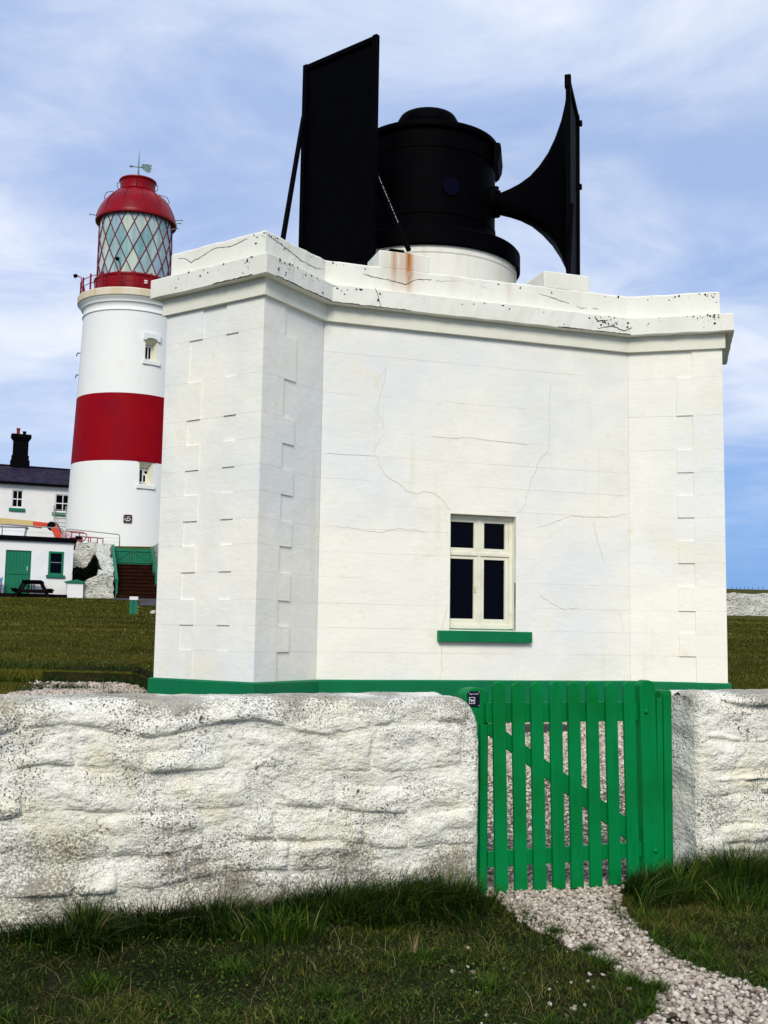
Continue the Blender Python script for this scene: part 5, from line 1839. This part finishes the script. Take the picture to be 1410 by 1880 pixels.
# ivy: leaves filling the hollow behind the low rubble wall
iv = thing('ivy_bush', 'dark ivy bush in the hollow between the rubble walls left of the stairs', 'shrub', FS(-1.6, 1.8, 3.0))
n = 4600
aa = RNG.uniform(-1.95, -.62, n)
bb = RNG.uniform(1.0, 3.6, n)
top = 4.0 + .62 * np.exp(-((aa + .95) / .22) ** 2) + .12 * fbm(aa * 3, bb * 3, 0, 3) + .12 * bb
zz_ = 2.9 + (top - 2.9) * np.sqrt(RNG.random(n))
s73, c73 = math.sin(R(73)), math.cos(R(73))
ctr_ = np.stack([-12.10 + aa * s73 - bb * c73, 51.0 + aa * c73 + bb * s73, zz_], -1)
u1 = RNG.normal(size=(n, 3))
u1 /= np.linalg.norm(u1, axis=1)[:, None]
u2 = np.cross(u1, RNG.normal(size=(n, 3)))
u2 /= np.linalg.norm(u2, axis=1)[:, None]
sz = RNG.uniform(.05, .10, (n, 1))
v = np.stack([ctr_ - u1 * sz, ctr_ + u2 * sz * .6, ctr_ + u1 * sz, ctr_ - u2 * sz * .6], 1).reshape(-1, 3)
fo = npmesh('foliage', v, np.arange(4 * n).reshape(-1, 4), 'ivy', iv, tint=np.repeat(RNG.random(n), 4))
fo['kind'] = 'stuff'

# ------------------------------------------------------------------ yard clutter on the terrace
TZ = lambda y: 5.68 + (y - 56.3) * .047
FR = Frame((-13.25, 55.9), 73)
for (a0_, a1_, lab) in ((-2.62, .0, 'grey tubular railing hoop on the terrace between the boom and the stairs'), (-5.6, -2.75, 'grey tubular railing behind the outbuilding roof, left of the hoop by the stairs')):
    rl = thing('tube_railing', lab, 'railing', FR((a0_ + a1_) / 2, 0, 5.7), 'railings along the terrace edge')
    zt0, zt1 = 6.40, 6.24
    if a1_ < -1:
        zt0, zt1 = 6.52, 6.42
    pts_ = [FR(a1_, 0, 5.5), FR(a1_, 0, zt1 - .12), FR(a1_ - .03, 0, zt1 - .03), FR(a1_ - .12, 0, zt1), FR(a0_ + .12, 0, zt0), FR(a0_ + .03, 0, zt0 - .03), FR(a0_, 0, zt0 - .12), FR(a0_, 0, 5.5)]
    MB().tube(pts_, .025, 8).build('hoop', 'galv', rl, smooth=True)
    for q in (.30, .62):
        MB().tube([FR(a0_, 0, 5.68 + (zt0 - 5.68) * q), FR(a1_, 0, 5.68 + (zt1 - 5.68) * q)], .006, 5).build('wire', 'galv', rl)

FBm = Frame((-19.75, 57.0), 78)
bl = thing('boom_lift', 'boom lift with tan boom and orange red jib parked behind the outbuilding', 'boom lift', FBm(-3, 0, TZ(57)))
MB().slab(FBm, [(-6, 7.02), (1.72, 6.68), (1.72, 6.99), (-6, 7.40)], -.17, .17).build('boom', 'tan', bl, bevel=.02)
MB().slab(FBm, [(1.70, 6.66), (2.10, 6.62), (2.18, 6.74), (2.62, 6.72), (2.62, 6.90), (1.70, 6.97)], -.13, .13).build('boom_extension', 'orangered', bl, bevel=.015)
kn = [(2.62 + .22 * math.cos(R(t)), 6.75 + .24 * math.sin(R(t))) for t in range(0, 360, 30)]
MB().slab(FBm, kn, -.16, .16).build('knuckle', 'soot', bl, bevel=.02)
for b in (-.20, .05):
    MB().slab(FBm, [(2.58, 6.62), (2.92, 6.78), (3.42, 5.90), (3.40, 5.70), (3.14, 5.70)], b, b + .13).build('jib_arm', 'orangered', bl, bevel=.012)
MB().slab(FBm, [(2.74, 6.96), (2.92, 6.88), (3.16, 6.44), (3.58, 5.74), (3.46, 5.72), (3.02, 6.52), (2.88, 6.80)], -.05, .05).build('hydraulic_ram', 'soot', bl)
MB().fbox(FBm, -6.5, -4.0, -.9, .9, 6.1, 7.0).build('turntable', 'orangered', bl, bevel=.08)
MB().fbox(FBm, -6.8, -3.7, -.8, .8, 5.85, 6.15).build('chassis', 'soot', bl, bevel=.03)
for a in (-6.3, -4.2):
    for b in (-.95, .75):
        MB().tube([FBm(a, b, 6.02), FBm(a, b + .22, 6.02)], .33, 20).build('wheel', 'soot', bl)
wb = thing('storage_tank', 'low white tank with grey rim beneath the tan boom behind the outbuilding roof', 'tank', FBm(-1.0, -1.0, 5.7))
MB().slab(FBm, [(-2.6, 5.6), (1.35, 5.6), (1.50, 6.50), (-2.6, 6.52)], -1.5, -.6).build('tank_body', 'whitepaint', wb, bevel=.03)
MB().fbox(FBm, -2.65, 1.56, -1.55, -.55, 6.50, 6.545).build('tank_rim', 'galv', wb)
rm_ = thing('red_trolley', 'dark red tubular trolley with a pink reel on the terrace edge beside the rubble wall', 'trolley', (-15.2, 55.7, 5.7))
FX = Frame((-16.0, 55.6), 76)
FX0 = FX
FX = lambda a, b, z: FX0(a, b, z + .07)
MB().tube([FX(.12, -.1, 6.02), FX(.12, .1, 6.02)], .22, 22).build('reel', 'pink', rm_)
MB().tube([FX(.12, -.12, 6.02), FX(.12, .12, 6.02)], .05, 10).build('hub', 'darkred', rm_)
fx = MB()
fx.tube([FX(.15, 0, 6.27), FX(.95, 0, 6.24), FX(1.12, 0, 6.15), FX(1.14, 0, 6.02), FX(.98, 0, 5.78)], .028, 6)
fx.tube([FX(.40, 0, 6.26), FX(.40, 0, 5.8)], .028, 6)
fx.tube([FX(.78, 0, 6.25), FX(.78, 0, 5.8)], .028, 6)
fx.tube([FX(.30, .3, 6.24), FX(1.0, .3, 6.20)], .024, 6)
fx.tube([FX(.62, 0, 6.03), FX(1.95, 0, 5.96)], .028, 6)
for a in (1.22, 1.32, 1.66, 1.93):
    fx.tube([FX(a, 0, 5.99), FX(a, 0, 5.66)], .026, 6)
fx.build('tube_frame', 'darkred', rm_, smooth=True)
MB().fbox(FX, .32, .95, -.12, .25, 5.74, 5.97).build('motor_box', 'darkred', rm_, bevel=.03)
MB().fbox(FX, .58, .90, -.14, .0, 5.84, 6.03).build('cover', 'soot', rm_, bevel=.03)

ld = thing('ladder', 'pale metal ladder leaning on the cottage wall over the right hand window', 'ladder', FK(4.4, -1.2, 6.7))
for a in (3.38, 4.12):
    MB().tube([FK(a, -1.5, 6.4), FK(a, -.12, 9.35)], .038, 6).build('stile', 'alu', ld)
for k in range(10):
    t = (k + .6) / 10.2
    MB().tube([FK(3.38, -1.5 + 1.38 * t, 6.4 + 2.85 * t), FK(4.12, -1.5 + 1.38 * t, 6.4 + 2.85 * t)], .026, 6).build('rung', 'alu', ld)

# bollard light on the lawn
bo = thing('bollard_light', 'short green bollard with a white cap standing on the lawn', 'bollard', (-6.99, 31.5, 1.85))
FBo = Frame((-6.99, 31.5), 85)
MB().fbox(FBo, -.105, -.012, -.09, .09, 1.80, 2.26).fbox(FBo, .012, .105, -.09, .09, 1.80, 2.26).fbox(FBo, -.012, .012, -.06, .06, 1.80, 2.26).build('post', 'bggreen', bo, bevel=.006)
MB().fbox(FBo, -.115, .115, -.10, .10, 2.275, 2.375).build('cap', 'print', bo, bevel=.01)
MB().fbox(FBo, -.11, .11, -.095, .095, 2.262, 2.275).build('gasket', 'soot', bo)
for z in (1.90, 1.98, 2.08):
    MB().fbox(FBo, .100, .128, -.05, .0, z, z + .035).build('reflector', 'tan', bo)
pts_ = np.array([[RNG.uniform(-6.6, -5.6), RNG.uniform(31.2, 32.0), 0] for _ in range(26)])
pts_[:, 2] = ground(pts_[:, 0], pts_[:, 1]) + .03
gravel('lawn_stones', pts_, RNG.uniform(.04, .07, 26), 1)

# ------------------------------------------------------------------ field wall and hill fence on the right
FF = Frame((12.0, 59.0), 77)
tag(rough_block('field_wall', FF, 0, 26, 0, .5, (4.02, 3.98, 4.02, 3.98), 'rubble', None, 2.0, .14, .14, 21),
    'long whitewashed rubble field wall beyond the fog house on the right', 'wall')
hf = thing('hill_fence', 'line of tiny fence posts along the crest of the far hill', 'fence', (66, 200, 11))
for k in range(8):
    xx = 63 + k * .8 + RNG.uniform(-.3, .3)
    yy = 202.0
    zz_ = float(ground(xx, yy, False))
    MB().tube([(xx, yy, zz_ - .3), (xx, yy, zz_ + RNG.uniform(.25, .5))], .04, 5).build('post', 'darkwood', hf)
